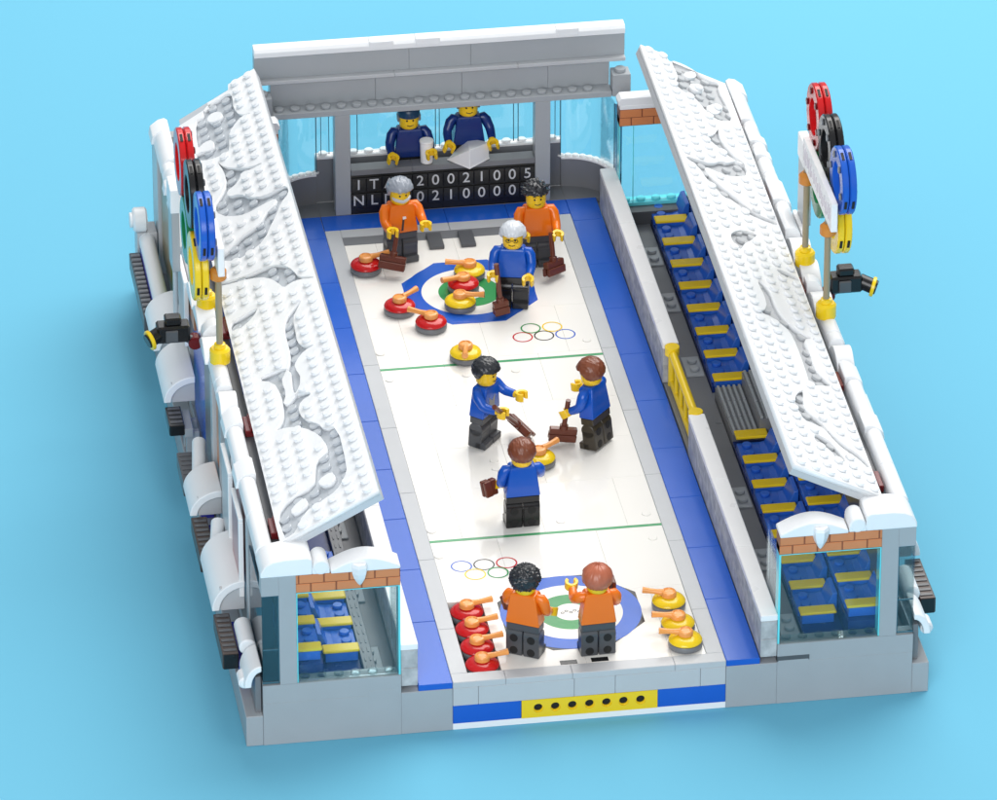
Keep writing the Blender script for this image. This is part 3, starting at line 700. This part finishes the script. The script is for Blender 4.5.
TS, HS = 0.28, 1.12
def figure(label, loc, rz, shirt, pants, hair, haircol, aL=20, aR=20, cap=False, glasses=False, spread=0, group=None, torso_print=None, beard=False):
    t = thing('toy_figure', label, 'toy figure', loc, rz, group); t.scale = (1.06, 1.06, 1.06)
    for s in (-1, 1):
        b = MB(); x0, x1 = (0.03, 0.97) if s > 0 else (-0.97, -0.03)
        b.box(x0, x1, -.42, .45, 0, 1.2, 0.05); b.box(x0, x1, -.68, .0, 0, 0.42, 0.05)
        b.cyl((x0, 0.0, 1.2), (x1, 0.0, 1.2), 0.44, 24, bev=0.03)
        lg = b.build('leg', pants, t)
        for z in (0.32, 1.08):
            b = MB(); xm = (x0+x1)/2; b.cyl((xm, .44, z), (xm, .462, z), 0.235, 20, bev=0.0); b.build('leg_socket', 'hole', lg, smooth=False)
    b = MB(); b.box(-.95, .95, -.42, .42, 1.55, 2.0, 0.05); b.build('hips', pants, t)
    # torso, tapering upwards
    b = MB(); P = []
    for z, hw, hd in ((2.0, .97, .46), (2.06, .98, .47), (3.45+TS, .74, .46), (3.6+TS, .66, .38)):
        P.append([b.bm.verts.new(p) for p in ((-hw, -hd, z), (hw, -hd, z), (hw, hd, z), (-hw, hd, z))])
    b.loft(P); to = b.build('torso', shirt, t, bevel=0.05)
    if torso_print:
        b = MB(); 
        if torso_print == 'bib': b.prism([(-.3, 2.3), (.3, 2.3), (.34, 3.2), (0, 2.85), (-.34, 3.2)], 'y', -.475, -.462); b.build('torso_print', 'mid', to, smooth=False)
        else:
            b.prism([(-.09, 2.15), (.05, 2.15), (.12, 2.9), (.0, 3.0)], 'y', -.475, -.462); b.build('torso_print', 'darkbrown', to, smooth=False)
            b = MB(); b.prism([(.02, 2.9), (.24, 2.95), (.2, 3.1), (.0, 3.1)], 'y', -.478, -.462); b.build('torso_print', 'white', to, smooth=False)
    b = MB(); b.lathe([(.3, 3.55), (.44, 3.62), (.52, 3.72), (.535, 3.9), (.535, 4.35), (.5, 4.48), (.38, 4.55), (.3, 4.56), (.3, 4.72)], n=32)
    hd = b.build('head', 'skin', t)
    def disc(x, z, r, name, m, rx=None):
        b = MB(); y = -math.sqrt(.54**2-x*x); b.lathe([(r, 0), (r, .012)], (x, y+.004, z), 14, (x, y, 0)); b.build(name, m, hd, smooth=False)
    for s in (-1, 1): disc(.17*s, 4.2, .055, 'eye', 'ink')
    b = MB(); pts = []
    for i in range(9):
        x = -.17+.34*i/8; pts.append((x, -math.sqrt(.54**2-x*x)-.002, 3.93-.05*math.cos(x/.17*PI/2)))
    b.tube(pts, .022, 6); b.build('mouth', 'ink', hd)
    b = MB()
    for s in (-1, 1):
        pts = []
        for i in range(5):
            x = s*(.09+.17*i/4); pts.append((x, -math.sqrt(.54**2-x*x)-.002, 4.33+.03*math.sin(PI*i/4)))
        b.tube(pts, .02, 6)
    b.build('eyebrows', haircol if not cap else 'ink', hd)
    if beard:
        b = MB(); pts = [(.5*math.sin(a), -.5*math.cos(a)-.02, 3.86+.12*abs(a)) for a in [x*0.25 for x in range(-5, 6)]]
        b.tube(pts, [.06]+[.1]*9+[.06], 8); b.build('beard', 'hairwhite' if haircol == 'hairgrey' else haircol, hd)
    if glasses:
        b = MB()
        for s in (-1, 1):
            c = Vector((.19*s, -.545, 4.18)); b.tube([c+Vector((.13*math.cos(a), .03*abs(math.cos(a)) if True else 0, .1*math.sin(a))) for a in [2*PI*i/14 for i in range(15)]], .018, 6)
        b.tube([(-.06, -.56, 4.19), (.06, -.56, 4.19)], .018, 6); b.build('glasses', 'ink', hd)
    if cap:
        b = MB(); b.lathe([(.56, 4.3), (.6, 4.32), (.61, 4.5), (.58, 4.7), (.45, 4.88), (.2, 4.97), (.05, 4.98)], n=32); b.box(-.2, .2, -.2, .2, 4.9, 5.02, .08)
        b.build('cap', 'cap', t)
        b = MB()
        for s in (-1, 1): b.box(s*.5, s*.64, -.2, .25, 4.0, 4.4, .06)
        b.build('ear_flap', 'mid', t)
    else:
        hb = hair_mesh(hair, len(label) % 7); bmesh.ops.translate(hb.bm, vec=(0, .03, 3.78), verts=hb.bm.verts); hb.build('hair', haircol, t, angle=70 if hair != 'spiky' else 40)
    up = Matrix.Translation((0, 0, 3.55+TS)) @ Matrix.Scale(HS, 4) @ Matrix.Translation((0, 0, -3.55))
    for q in t.children:
        if q.name.split('.')[0] in ('head', 'hair', 'cap', 'ear_flap'): q.data.transform(up)
    for q in hd.children: q.data.transform(up)
    for s, ang in ((-1, aR), (1, aL)):            # facing -y: the figure's right arm is on -x
        Mx = Matrix.Translation((s*.75, 0, 3.28+TS)) @ Matrix.Rotation(R(s*spread), 4, 'Y') @ Matrix.Rotation(R(-ang), 4, 'X')
        loc_pts = [(-.08*s, 0, .06), (s*.18, 0, .03), (s*.30, 0, -.2), (s*.38, -.03, -.7), (s*.38, -.16, -.94), (s*.34, -.45, -1.2), (s*.31, -.6, -1.32)]
        b = MB(); b.tube([Mx @ Vector(p) for p in loc_pts], [.24, .31, .32, .285, .275, .25, .235], 18)
        ar = b.build('arm', shirt, t, angle=60)
        p1 = Mx @ Vector(loc_pts[-1]); dr = (Mx.to_3x3() @ Vector((-.05*s, -.72, -.6))).normalized()
        hand(ar, p1, dr, Mx.to_3x3() @ Vector((1, 0, 0)))
        t['hand_L' if s > 0 else 'hand_R'] = tuple(p1+dr*.42)
    return t
def hand_world(t, k):
    p = Vector(t['hand_'+k])*1.06; return Matrix.Translation(t.location) @ t.rotation_euler.to_matrix().to_4x4() @ p
def broom(label, top, bot, wide, head_w=1.5, head_at='bot'):
    """handle from top to bot, brush head at bot; wide = direction of the long side of the head"""
    top = Vector(top); bot = Vector(bot); ax = (bot-top).normalized()
    t = thing('curling_broom', label, 'broom', tuple(bot), group='brown curling brooms')
    wv = Vector(wide); wv = (wv-ax*wv.dot(ax)).normalized(); nv = ax.cross(wv)
    b = MB(); b.tube([top-bot, Vector((0, 0, 0))], .16, 14); b.build('handle', 'brown', t)
    M4 = Matrix((wv, nv, ax)).transposed().to_4x4()
    b = MB(); b.box(-head_w/2, head_w/2, -.22, .22, -.1, .32, .06, M4)
    b.box(-head_w/2, head_w/2, -.3, -.06, .3, .8, .05, M4); b.box(-head_w/2, head_w/2, .06, .3, .3, .8, .05, M4)
    b.cyl(-ax*.35, ax*0.0, .26, 16); b.build('brush_head', 'brown', t)
    return t
Z0 = 3.17
f1 = figure('orange figure with curly black hair standing by the red stones, back turned', (-3.35, 2.75, Z0), PI+R(-30), 'orange', 'leg', 'curly', 'hairblack', 25, 12)
f2 = figure('orange figure with long copper hair standing with its back turned', (.78, 2.25, Z0), PI+R(3), 'orange', 'leg', 'long', 'hairred', 52, 25)
f3 = figure('blue figure with chestnut hair pushing the stone down the middle, back turned', (-1.25, 17.4, Z0), PI+R(2), 'shirt', 'black', 'short', 'hairbrown', 5, 32)
f4 = figure('blue figure with black hair sweeping, seen from the left of the moving stone', (-2.05, 27.6, Z0), R(52), 'shirt', 'leg', 'short', 'hairblack', 45, 40, torso_print='bib')
f5 = figure('blue figure with chestnut hair sweeping from the right of the moving stone', (4.85, 26.1, Z0), R(-131), 'shirt', 'brown_leg', 'short', 'hairbrown', 14, 40)
f5.rotation_euler[0] = R(7); f4.rotation_euler[0] = R(3); f5.location.z += .07; f4.location.z += .03
f6 = figure('orange figure with grey hair and beard waiting at the far left of the ice', (-3.7, 51.6, Z0), R(10), 'orange', 'leg', 'short', 'hairgrey', 40, 35, torso_print='strap', beard=True)
f7 = figure('orange figure with spiky black hair at the far right of the ice', (4.75, 49.8, Z0), R(2), 'orange', 'leg', 'spiky', 'hairblack', 25, 30)
f8 = figure('blue figure with pale grey hair and glasses beside the far target', (2.45, 44.6, Z0), R(-14), 'shirt', 'black', 'short', 'hairwhite', 20, 30, glasses=True)
f9 = figure('commentator in navy with a cap, behind the cup on the counter', (-2.0, 59.5, 4.4), R(0), 'navy', 'black', 'short', 'hairblack', 30, 22, cap=True, spread=-8)
f10 = figure('commentator in navy with a cap, behind the white wedge on the counter', (1.85, 59.45, 5.05), R(0), 'navy', 'black', 'short', 'hairblack', 12, 12, cap=True, spread=-14)
b = MB(); b.box(-1.2, 1.2, 59.1, 59.95, 4.5, 5.15, .02); bmesh.ops.translate(b.bm, vec=(1.95, 0, 0), verts=b.bm.verts); b.build('step_box', 'dbg', rb)

hw = hand_world
h = hw(f2, 'R'); broom('upright broom held by the orange figure with copper hair', (h.x, h.y, Z0+.05), (h.x, h.y, 6.2), (0, 1, .0), 1.0)
h = hw(f1, 'L'); broom('broom held low by the orange figure with curly black hair', (h.x+.8, h.y+.5, h.z+.1), (h.x-.15, h.y+.0, h.z-.1), (0, .3, 1), 0.9)
h = hw(f3, 'L'); broom('broom held sideways by the blue figure in the middle', (h.x+1.6, h.y+.9, h.z+.1), (h.x-.35, h.y, h.z-.05), (0, .3, 1), 1.0)
h = hw(f4, 'R'); broom('broom of the blue sweeper left of the moving stone', Vector((0.15, 27.5, 4.15)).lerp(h, 1.5), (0.15, 27.5, 4.15), (.45, -.85, -.2), 1.9)
h = hw(f5, 'L'); broom('broom of the blue sweeper right of the moving stone', Vector((2.75, 26.5, 4.2)).lerp(h, 1.75), (2.75, 26.5, 4.2), (.85, 0, -.45), 1.7)
h = hw(f6, 'R'); broom('broom resting on the ice before the grey haired orange figure', (h.x+.35, h.y+.1, 6.3), (h.x-.0, h.y-.3, 4.55), (1, -.3, -.1), 1.7)
h = hw(f7, 'L'); broom('tilted broom of the spiky haired orange figure', (h.x-.45, h.y, 6.1), (h.x-.35, h.y-.5, 4.25), (.8, .9, .35), 1.7)
h = hw(f8, 'R'); broom('upright broom of the pale haired blue figure', (h.x+.2, h.y-.1, 6.9), (h.x+.45, h.y-.2, 4.2), (1, .2, 0), 1.0)

# ------------------------------------------------------------------ curling stones
def make_stone(col):
    t = thing('curling_stone', 'stone', 'curling stone')
    b = MB(); b.lathe([(.8, 0), (.98, .05), (1.0, .12), (1.0, .3), (.96, .38), (.8, .4)], n=36); b.build('granite_base', 'mid', t)
    b = MB(); b.lathe([(.86, .4), (.98, .44), (.99, .5), (.92, .62), (.7, .74), (.35, .8), (.05, .81)], n=36); b.build('top_dish', col, t)
    b = MB(); b.lathe([(.38, .78), (.45, .82), (.45, 1.05), (.4, 1.12), (.28, 1.16), (.24, 1.10), (.2, 1.1)], n=24)
    b.tube([(0.3, 0, 1.0), (.75, 0, 1.02), (1.15, 0, 1.05), (1.55, 0, 1.08)], [.2, .16, .17, .2], 12); b.build('handle', 'handle', t)
    return t
protos = {}
def stone(col, x, y, rz, label, z=None):
    z = Z0 if z is None else z
    if col not in protos: t = protos[col] = make_stone(col); t.location = (x, y, z); t.rotation_euler = (0, 0, rz); t['label'] = label; t['group'] = f'{col} curling stones'
    else: dup(protos[col], (x, y, z), rz, label)
zt = 2.58
for k, (y, w) in enumerate(((1.98+.02, 'nearest'), (4.0, 'second nearest'), (6.0, 'third nearest'), (8.0, 'farthest'))):
    stone('red', -5.98, y, R(8), f'{w} of the four red stones in the near left tray', zt)
stone('red', -6.1, 50.3, R(12), 'red stone alone in the far left corner of the ice')
stone('red', -4.75, 44.6, R(38), 'red stone on the left edge of the far blue ring')
stone('red', -3.1, 42.2, R(150), 'red stone on the front left edge of the far blue ring')
stone('red', -.35, 46.9, R(-160), 'red stone between the two yellow ones in the far target')
stone('yellow', -.9, 44.6, R(-18), 'yellow stone nearest the middle of the far target')
stone('yellow', .3, 48.6, R(172), 'yellow stone behind the red one in the far target')
stone('yellow', -1.55, 37.95, R(-100), 'yellow stone standing alone on the far green line')
stone('yellow', .9, 24.3, R(35), 'yellow stone being swept in the middle of the ice')
stone('yellow', 5.75, 6.5, R(165), 'rearmost of the three yellow stones at the near right')
stone('yellow', 5.85, 3.95, R(175), 'middle one of the three yellow stones at the near right')
stone('yellow', 5.95, 1.98+.05, R(174), 'frontmost of the three yellow stones at the near right')

# ------------------------------------------------------------------ things on the counter
t = thing('cup', 'white cup on the counter before the left commentator', 'cup', (-1.0, 58.45, 6.41))
b = MB(); b.lathe([(.36, 0), (.4, .04), (.44, 1.4), (.42, 1.6), (.3, 1.62), (.28, 1.3)], n=24); b.build('body', 'white', t)
b = MB(); b.lathe([(.45, 1.45), (.47, 1.5), (.45, 1.58), (.4, 1.6)], n=24); b.build('rim', 'white', t)
t = thing('snow_wedge', 'white wedge shaped block on the counter before the right commentator', 'block', (1.7, 58.35, 6.42), R(40))
b = MB(); P = [(-.95, -.95, 0), (.95, -.95, 0), (.95, .95, 0), (-.95, .95, 0), (-.95, -.95, 1.35), (.95, -.95, 1.2), (.95, .95, .9), (-.95, .95, .05)]
vs = [b.bm.verts.new(p) for p in P]; bmesh.ops.convex_hull(b.bm, input=vs); b.build('wedge_body', 'white', t, smooth=False, bevel=.03)
b = MB(); b.box(-.98, .98, -.98, .98, 0, .1, .02); b.build('foot_plate', 'white', t)

# ------------------------------------------------------------------ ring sculptures, plaques, lamps on top of the stands
def ring_sculpture(s):
    side = 'left' if s < 0 else 'right'
    t = thing('ring_sculpture', f'five interlocked coloured rings standing over the {side} stand', 'sculpture', (s*19.3, 28.2, 11.5))
    for y, z, m, x in ((32.4, 21.3, 'red', .1), (28.2, 21.3, 'black', 0), (24.0, 21.3, 'blue', -.1), (30.6, 17.6, 'dgreen', 0), (26.0, 17.6, 'yellow', .1)):
        c = Vector((s*x, y-28.2, z-11.5))
        b = MB()
        for x0, x1 in ((-.44, -.02), (.02, .44)):
            n = 40; rr_ = [(1.15, x0), (1.15, x1), (1.35, x1+0), (2.0, x1), (2.08, x1-.08), (2.08, x0+.08), (2.0, x0)]
            prof = [(1.15, x0+.05), (1.2, x0), (2.0, x0), (2.08, x0+.07), (2.08, x1-.07), (2.0, x1), (1.2, x1), (1.15, x1-.05)]
            rings = [[b.bm.verts.new(c+Vector((px, pr*math.cos(2*PI*i/n), pr*math.sin(2*PI*i/n)))) for i in range(n)] for pr, px in prof]
            for k in range(len(rings)):
                a = rings[k]; d = rings[(k+1) % len(rings)]
                for i in range(n): b.bm.faces.new((a[i], a[(i+1) % n], d[(i+1) % n], d[i]))
        rg = b.build('ring', m, t)
        for a in (20, 110, 200, 290):
            for xx in (-.23, .23):
                p = c+Vector((xx, 2.085*math.cos(R(a)), 2.085*math.sin(R(a)))); M4 = Matrix.Translation(p) @ Matrix.Rotation(R(a), 4, 'X'); b = MB()
                b.box(-.08, .08, -.02, .02, -.3, .3, 0, M4); b.build('slot', 'hole', rg, smooth=False)
        if m in ('blue', 'black', 'red'):
            b = MB()
            for k in range(6):
                a = R(60*k+10); p = c+Vector((-s*.45, 1.6*math.cos(a), 1.6*math.sin(a))); b.cyl(p, p+Vector((-s*.1, 0, 0)), .22, 12)
            b.build('knobs', 'mid' if m != 'red' else 'dred', rg)
    for y, z in ((30.6, 17.6), (26.0, 17.6)):
        b = MB(); b.cyl((-s*.9, (24.3 if y < 28 else 31.0)-28.2, z+.2-11.5), (0, y-28.2+(-.9 if y < 28 else .2)*1.0, z+.2-11.5), .14, 12); b.build('support', 'dbg', t)
    for y0, z0, y1, z1 in ((30.6, 17.6, 32.4, 21.3), (30.6, 17.6, 28.2, 21.3), (26.0, 17.6, 28.2, 21.3), (26.0, 17.6, 24.0, 21.3)):
        a = Vector((0, y0-28.2, z0-11.5)); d = Vector((0, y1-28.2, z1-11.5)); u = (d-a).normalized(); b = MB(); b.cyl(a+u*1.6, d-u*1.6, .2, 10); b.build('link', 'yellow', t)
    # plaque on two poles
    q = thing('plaque', f'long white lettered plaque on two poles over the {side} stand', 'sign', (s*18.4, 27, 12.4))
    b = MB(); b.box(-.2, .2, -4.5, 4.5, 6.2, 8.1, .04); bd = b.build('board', 'white', q)
    pr = random.Random(5); b = MB()
    for k in range(30):
        yy = -4.1+8.2*k/29; b.box(-s*.2, -s*.212, yy-.1, yy+.1*pr.random(), 6.55+.3*pr.random(), 7.2+.6*pr.random(), 0)
    b.build('faint_print', 'pale', bd, smooth=False)
    for y in (24.3, 31.0):
        b = MB(); b.cyl((0, y-27, .5), (0, y-27, 6.3), .2, 14); pl = b.build('pole', 'tan', q)
        b = MB(); b.lathe([(.4, 5.1), (.5, 5.2), (.5, 5.7), (.3, 5.9), (.2, 5.9)], (0, y-27, 0), 18); b.build('collar', 'gold', pl)
        b = MB(); b.lathe([(.35, -.55), (.62, -.45), (.62, .35), (.5, .5), (.36, .5), (.33, .75), (.2, .78)], (0, y-27, 0), 20); b.build('pole_base', 'yellow', pl)
    # television camera on the outer wall
    c = thing('tv_camera', f'black television camera with yellow rimmed lens on the {side} outer wall', 'camera', (s*20.6, 28.8, 11.6))
    b = MB(); b.box(-.9, .7, -.45, .45, -.35, .55, .1); b.box(-.5, .3, -.35, .35, .55, .95, .08); b.cyl((s*.6, 0, .1), (s*1.2, -.3, -.1), .38, 16); b.build('body', 'black', c)
    b = MB(); b.cyl((s*1.15, -.3, -.1), (s*1.32, -.36, -.14), .5, 20); b.build('lens_rim', 'yellow', c)
    b = MB(); b.cyl((s*1.30, -.35, -.13), (s*1.4, -.39, -.16), .36, 20); b.build('lens_glass', 'black', c); c.scale = (1.25, 1.25, 1.25)
    b = MB(); b.cyl((-s*.95, -.25, -.55), (-s*.95, .35, -.55), .34, 14); b.cyl((-s*.95, 0, -.6), (-s*1.9, 0, -.6), .16, 10); b.build('swivel', 'dred', c)
    b = MB(); b.box(-.5, .1, -.6, -.44, -.2, .4, .04); b.cyl((-s*.9, 0, -.5), (0, 0, 0), .22, 10); b.build('viewfinder', 'dbg', c)
for s in (-1, 1): ring_sculpture(s)

# ------------------------------------------------------------------ kiosks and snow along the outer walls
def outer_things(s):
    side = 'left' if s < 0 else 'right'
    W = lambda b: b.mirror(s)
    def quarter(y0, y1, x0, x1, z0, z1, th=.45):
        """quarter round shell: low at the outer edge x1, high at x0"""
        n = 10; o = [(x0+(x1-x0)*math.sin(PI/2*i/n), z0+(z1-z0)*math.cos(PI/2*i/n)) for i in range(n+1)]
        i_ = [(x0+(x1-th-x0)*math.sin(PI/2*i/n), z0+(z1-th-z0)*math.cos(PI/2*i/n)) for i in range(n, -1, -1)]
        b = MB(); b.prism([(u, v) for u, v in o+i_], 'y', y0, y1); return b
    def awn(y0, y1, x1, z0, z1, lab, x0=19.06):
        t = thing('snowy_awning', lab, 'awning', group=f'snowy awnings on the {side} outer wall')
        W(quarter(y0, y1, x0, x1, z0, z1)).build('curved_snow', 'snow', t, bevel=.05)
        b = MB(); b.box(x0, x1-.5, y0+.2, y0+.5, z0-.1, z1-.5, .03); W(b).build('bracket', 'lbg2', t)
        return t
    awn(7.7, 13.7, 21.0, 4.6, 6.5, f'broad snow covered awning nearest the front of the {side} outer wall')
    awn(18.8, 22.4, 21.0, 4.6, 6.2, f'short snow covered awning midway along the {side} outer wall')
    awn(32.5, 37.4, 21.0, 4.7, 6.4, f'snow covered awning beside the tall window of the {side} outer wall')
    awn(38.2, 43.0, 21.0, 5.2, 6.8, f'rearmost snow covered awning of the {side} outer wall')
    for y0, y1, z0, z1, m, lab in ((3.0, 7.6, 3.5, 4.5, 'darkbrown', f'dark display stall nearest the front of the {side} outer wall'), (13.9, 18.7, 3.6, 4.6, 'darkbrown', f'dark display stall between two awnings of the {side} outer wall'), (22.6, 26.2, 3.8, 4.8, 'dbg', f'short dark display stall below the tall window of the {side} outer wall'), (30.0, 32.4, 3.8, 4.5, 'black', f'narrow black stall before the third awning of the {side} outer wall')):
        t = thing('display_stall', lab, 'stall')
        b = MB(); b.box(20.02, 20.96, y0, y1, z0, z1, .04); W(b).build('front_beam', m, t)
        b = MB(); y = y0+.3
        while y < y1-.3: b.box(20.1, 20.85, y, y+.25, z1, z1+.05, .01); y += .55
        W(b).build('ribs', 'dbg', t)
        b = MB(); b.box(20.05, 20.9, y0-.02, y0+.4, z0-.02, z1-.02, .03); W(b).build('end_block', 'black', t)
        b = MB(); b.box(19.5, 20.02, y0, y1, z0-.2, z0+.4, .03); b.box(19.1, 19.9, y0+.3, y0+.7, 2.0, z0, .02); b.box(19.1, 19.9, y1-.7, y1-.3, 2.0, z0, .02); W(b).build('counter', 'lbg' if z1 == 4.5 and y0 > 20 else 'purple', t)
    # rounded snow at the front corner
    t = thing('snow_drift', f'rounded white snow drift on the front ledge of the {side} stand', 'snow drift')
    b = quarter(.05, 2.6, 19.06, 20.05, 3.9, 5.3, .4); W(b).build('curved_snow', 'snow', t, bevel=.06)
    b = MB(); b.cyl((19.5, 2.9, 4.9), (19.5, 5.6, 4.9), .5, 18, bev=.08); W(b).build('snow_roll', 'snow', t)
    b = MB(); b.cyl((19.95, .6, 3.9), (19.95, 1.8, 3.9), .38, 16, bev=.1); W(b).build('snow_lump', 'snow', t)
    b = MB(); b.box(19.06, 19.4, .4, 5.4, 2.0, 4.4, .03); W(b).build('back_post', 'mid', t)
    # slanting snow covered poles
    for y0, y1, lab in ((16.3, 13.9, 'front'), (26.0, 22.8, 'rear')):
        t = thing('snowy_pole', f'{lab} snow covered pole leaning on the {side} outer wall', 'pole')
        b = MB(); b.cyl((19.6, y0, 5.6), (20.0, y1, 5.0), .42, 16, bev=.1); W(b).build('snow_roll', 'snow', t)
        b = MB(); b.cyl((19.6, y0-.2, 2.0), (19.6, y0-.2, 5.5), .16, 10); W(b).build('post', 'lbg', t)
    # upright poster boards
    for y, h0, h1, m, lab in ((14.6, 5.6, 10.6, 'lbg2', 'tall pale'), (9.6, 5.4, 10.4, 'pink', 'dusty pink'), (36.8, 7.2, 11.4, 'lbg2', 'small pale')):
        t = thing('poster_board', f'{lab} poster board standing out from the {side} outer wall', 'board')
        b = MB(); b.box(19.1, 19.32, y-1.8, y+1.8, h0, h1, .04); W(b).build('board', m, t)
        b = MB(); b.box(19.08, 19.36, y-1.85, y+1.85, h1, h1+.25, .04); b.box(19.08, 19.36, y-1.85, y-1.6, h0, h1, .03); W(b).build('frame', 'white', t)
    t = thing('flag_banner', f'narrow grey banner on a white pole at the {side} outer wall', 'banner')
    b = MB(); b.cyl((19.6, 37.6, 5.4), (19.6, 37.6, 17.0), .15, 12); W(b).build('pole', 'lbg2', t)
    b = MB(); b.box(19.35, 19.85, 36.6, 38.4, 11.5, 15.6, .05); W(b).build('banner', 'lbg', t)
    b = MB(); b.box(19.3, 19.9, 36.5, 38.5, 15.6, 17.2, .05); W(b).build('snow_cap', 'snow', t)
    # ribbed rack at the rear
    t = thing('ski_rack', f'long dark ribbed rack at the rear of the {side} outer wall', 'rack')
    b = MB(); b.box(20.3, 21.0, 43.5, 52.2, 3.6, 4.7, .05); b.box(19.1, 20.3, 44, 44.5, 2.0, 4.2, .03); b.box(19.1, 20.3, 51, 51.5, 2.0, 4.2, .03); W(b).build('frame', 'dbg', t)
    b = MB(); y = 43.7
    while y < 52: b.box(20.35, 20.95, y, y+.28, 4.7, 4.85, .03); y += .6
    W(b).build('ribs', 'mid', t)
    b = MB(); b.cyl((19.8, 43.6, 5.2), (19.8, 53.2, 5.2), .5, 18, bev=.1); W(b).build('snow_roll', 'snow', t)
    b = MB(); b.box(20.2, 20.32, 44, 52, 4.3, 5.1, .02); W(b).build('lilac_strip', 'purple', t)
    t = thing('snow_boulder', f'round white snow lump at the rear end of the {side} outer wall', 'snow lump')
    b = MB(); b.cyl((19.7, 53.4, 6.4), (20.6, 53.4, 6.4), .8, 20, bev=.12); b.cyl((20.6, 53.4, 6.4), (20.8, 53.4, 6.4), .5, 16); W(b).build('knob', 'snow', t)
    b = MB(); b.box(19.1, 20.4, 52.8, 54.4, 2.0, 5.7, .05); W(b).build('block', 'lbg2', t)
for s in (-1, 1): outer_things(s)

# ------------------------------------------------------------------ camera and light
def setup():
    yaw, pit = -0.1531, 0.5125
    F = Vector((-math.sin(yaw)*math.cos(pit), math.cos(yaw)*math.cos(pit), -math.sin(pit)))
    Rt = Vector((math.cos(yaw), math.sin(yaw), 0)); U = Rt.cross(F)
    cam = bpy.data.cameras.new('camera'); o = bpy.data.objects.new('camera', cam); COL.objects.link(o)
    Mx = Matrix((Rt, U, -F)).transposed().to_4x4(); Mx.translation = Vector((-59.6255, -351.812, 221.959)); o.matrix_world = Mx
    cam.sensor_fit = 'HORIZONTAL'; cam.sensor_width = 36; cam.lens = 7245.86/997*36; cam.clip_start = 10; cam.clip_end = 6000
    scene.camera = o
    w = bpy.data.worlds.new('World'); scene.world = w; w.use_nodes = True
    N = w.node_tree.nodes; Lk = w.node_tree.links; bg = N['Background']
    tc = N.new('ShaderNodeTexCoord'); sp = N.new('ShaderNodeSeparateXYZ'); Lk.new(tc.outputs['Generated'], sp.inputs[0])
    cr = N.new('ShaderNodeValToRGB'); cr.color_ramp.elements[0].position = 0.0; cr.color_ramp.elements[0].color = (0.72, 0.76, 0.80, 1)
    cr.color_ramp.elements[1].position = 1.0; cr.color_ramp.elements[1].color = (0.84, 0.86, 0.88, 1)
    Lk.new(sp.outputs['Z'], cr.inputs[0]); Lk.new(cr.outputs[0], bg.inputs[0]); bg.inputs[1].default_value = WORLD
    def area(name, loc, target, size, energy, col):
        l = bpy.data.lights.new(name, 'AREA'); l.shape = 'DISK'; l.size = size; l.energy = energy; l.color = col
        q = bpy.data.objects.new(name, l); COL.objects.link(q); q.location = loc
        q.rotation_euler = (Vector(target)-Vector(loc)).to_track_quat('-Z', 'Y').to_euler(); return q
    for n, d, dist, size, E, col in LIGHTS:
        d = Vector(d).normalized(); area(n, d*dist+Vector((0, 28, 4)), (0, 28, 4), size, E*PI*PI*dist*dist, col)
WORLD = 0.56
LIGHTS = (('key_lamp', (0.34, 0.50, 0.86), 250, 240, 1.2, (1, 0.98, 0.95)), ('fill_lamp', (-0.25, -0.9, 0.45), 300, 200, 0.58, (0.97, 0.98, 1)), ('rear_softbox', (0.03, 0.80, 0.52), 150, 42, 0.035, (1, 1, 1)))
setup()
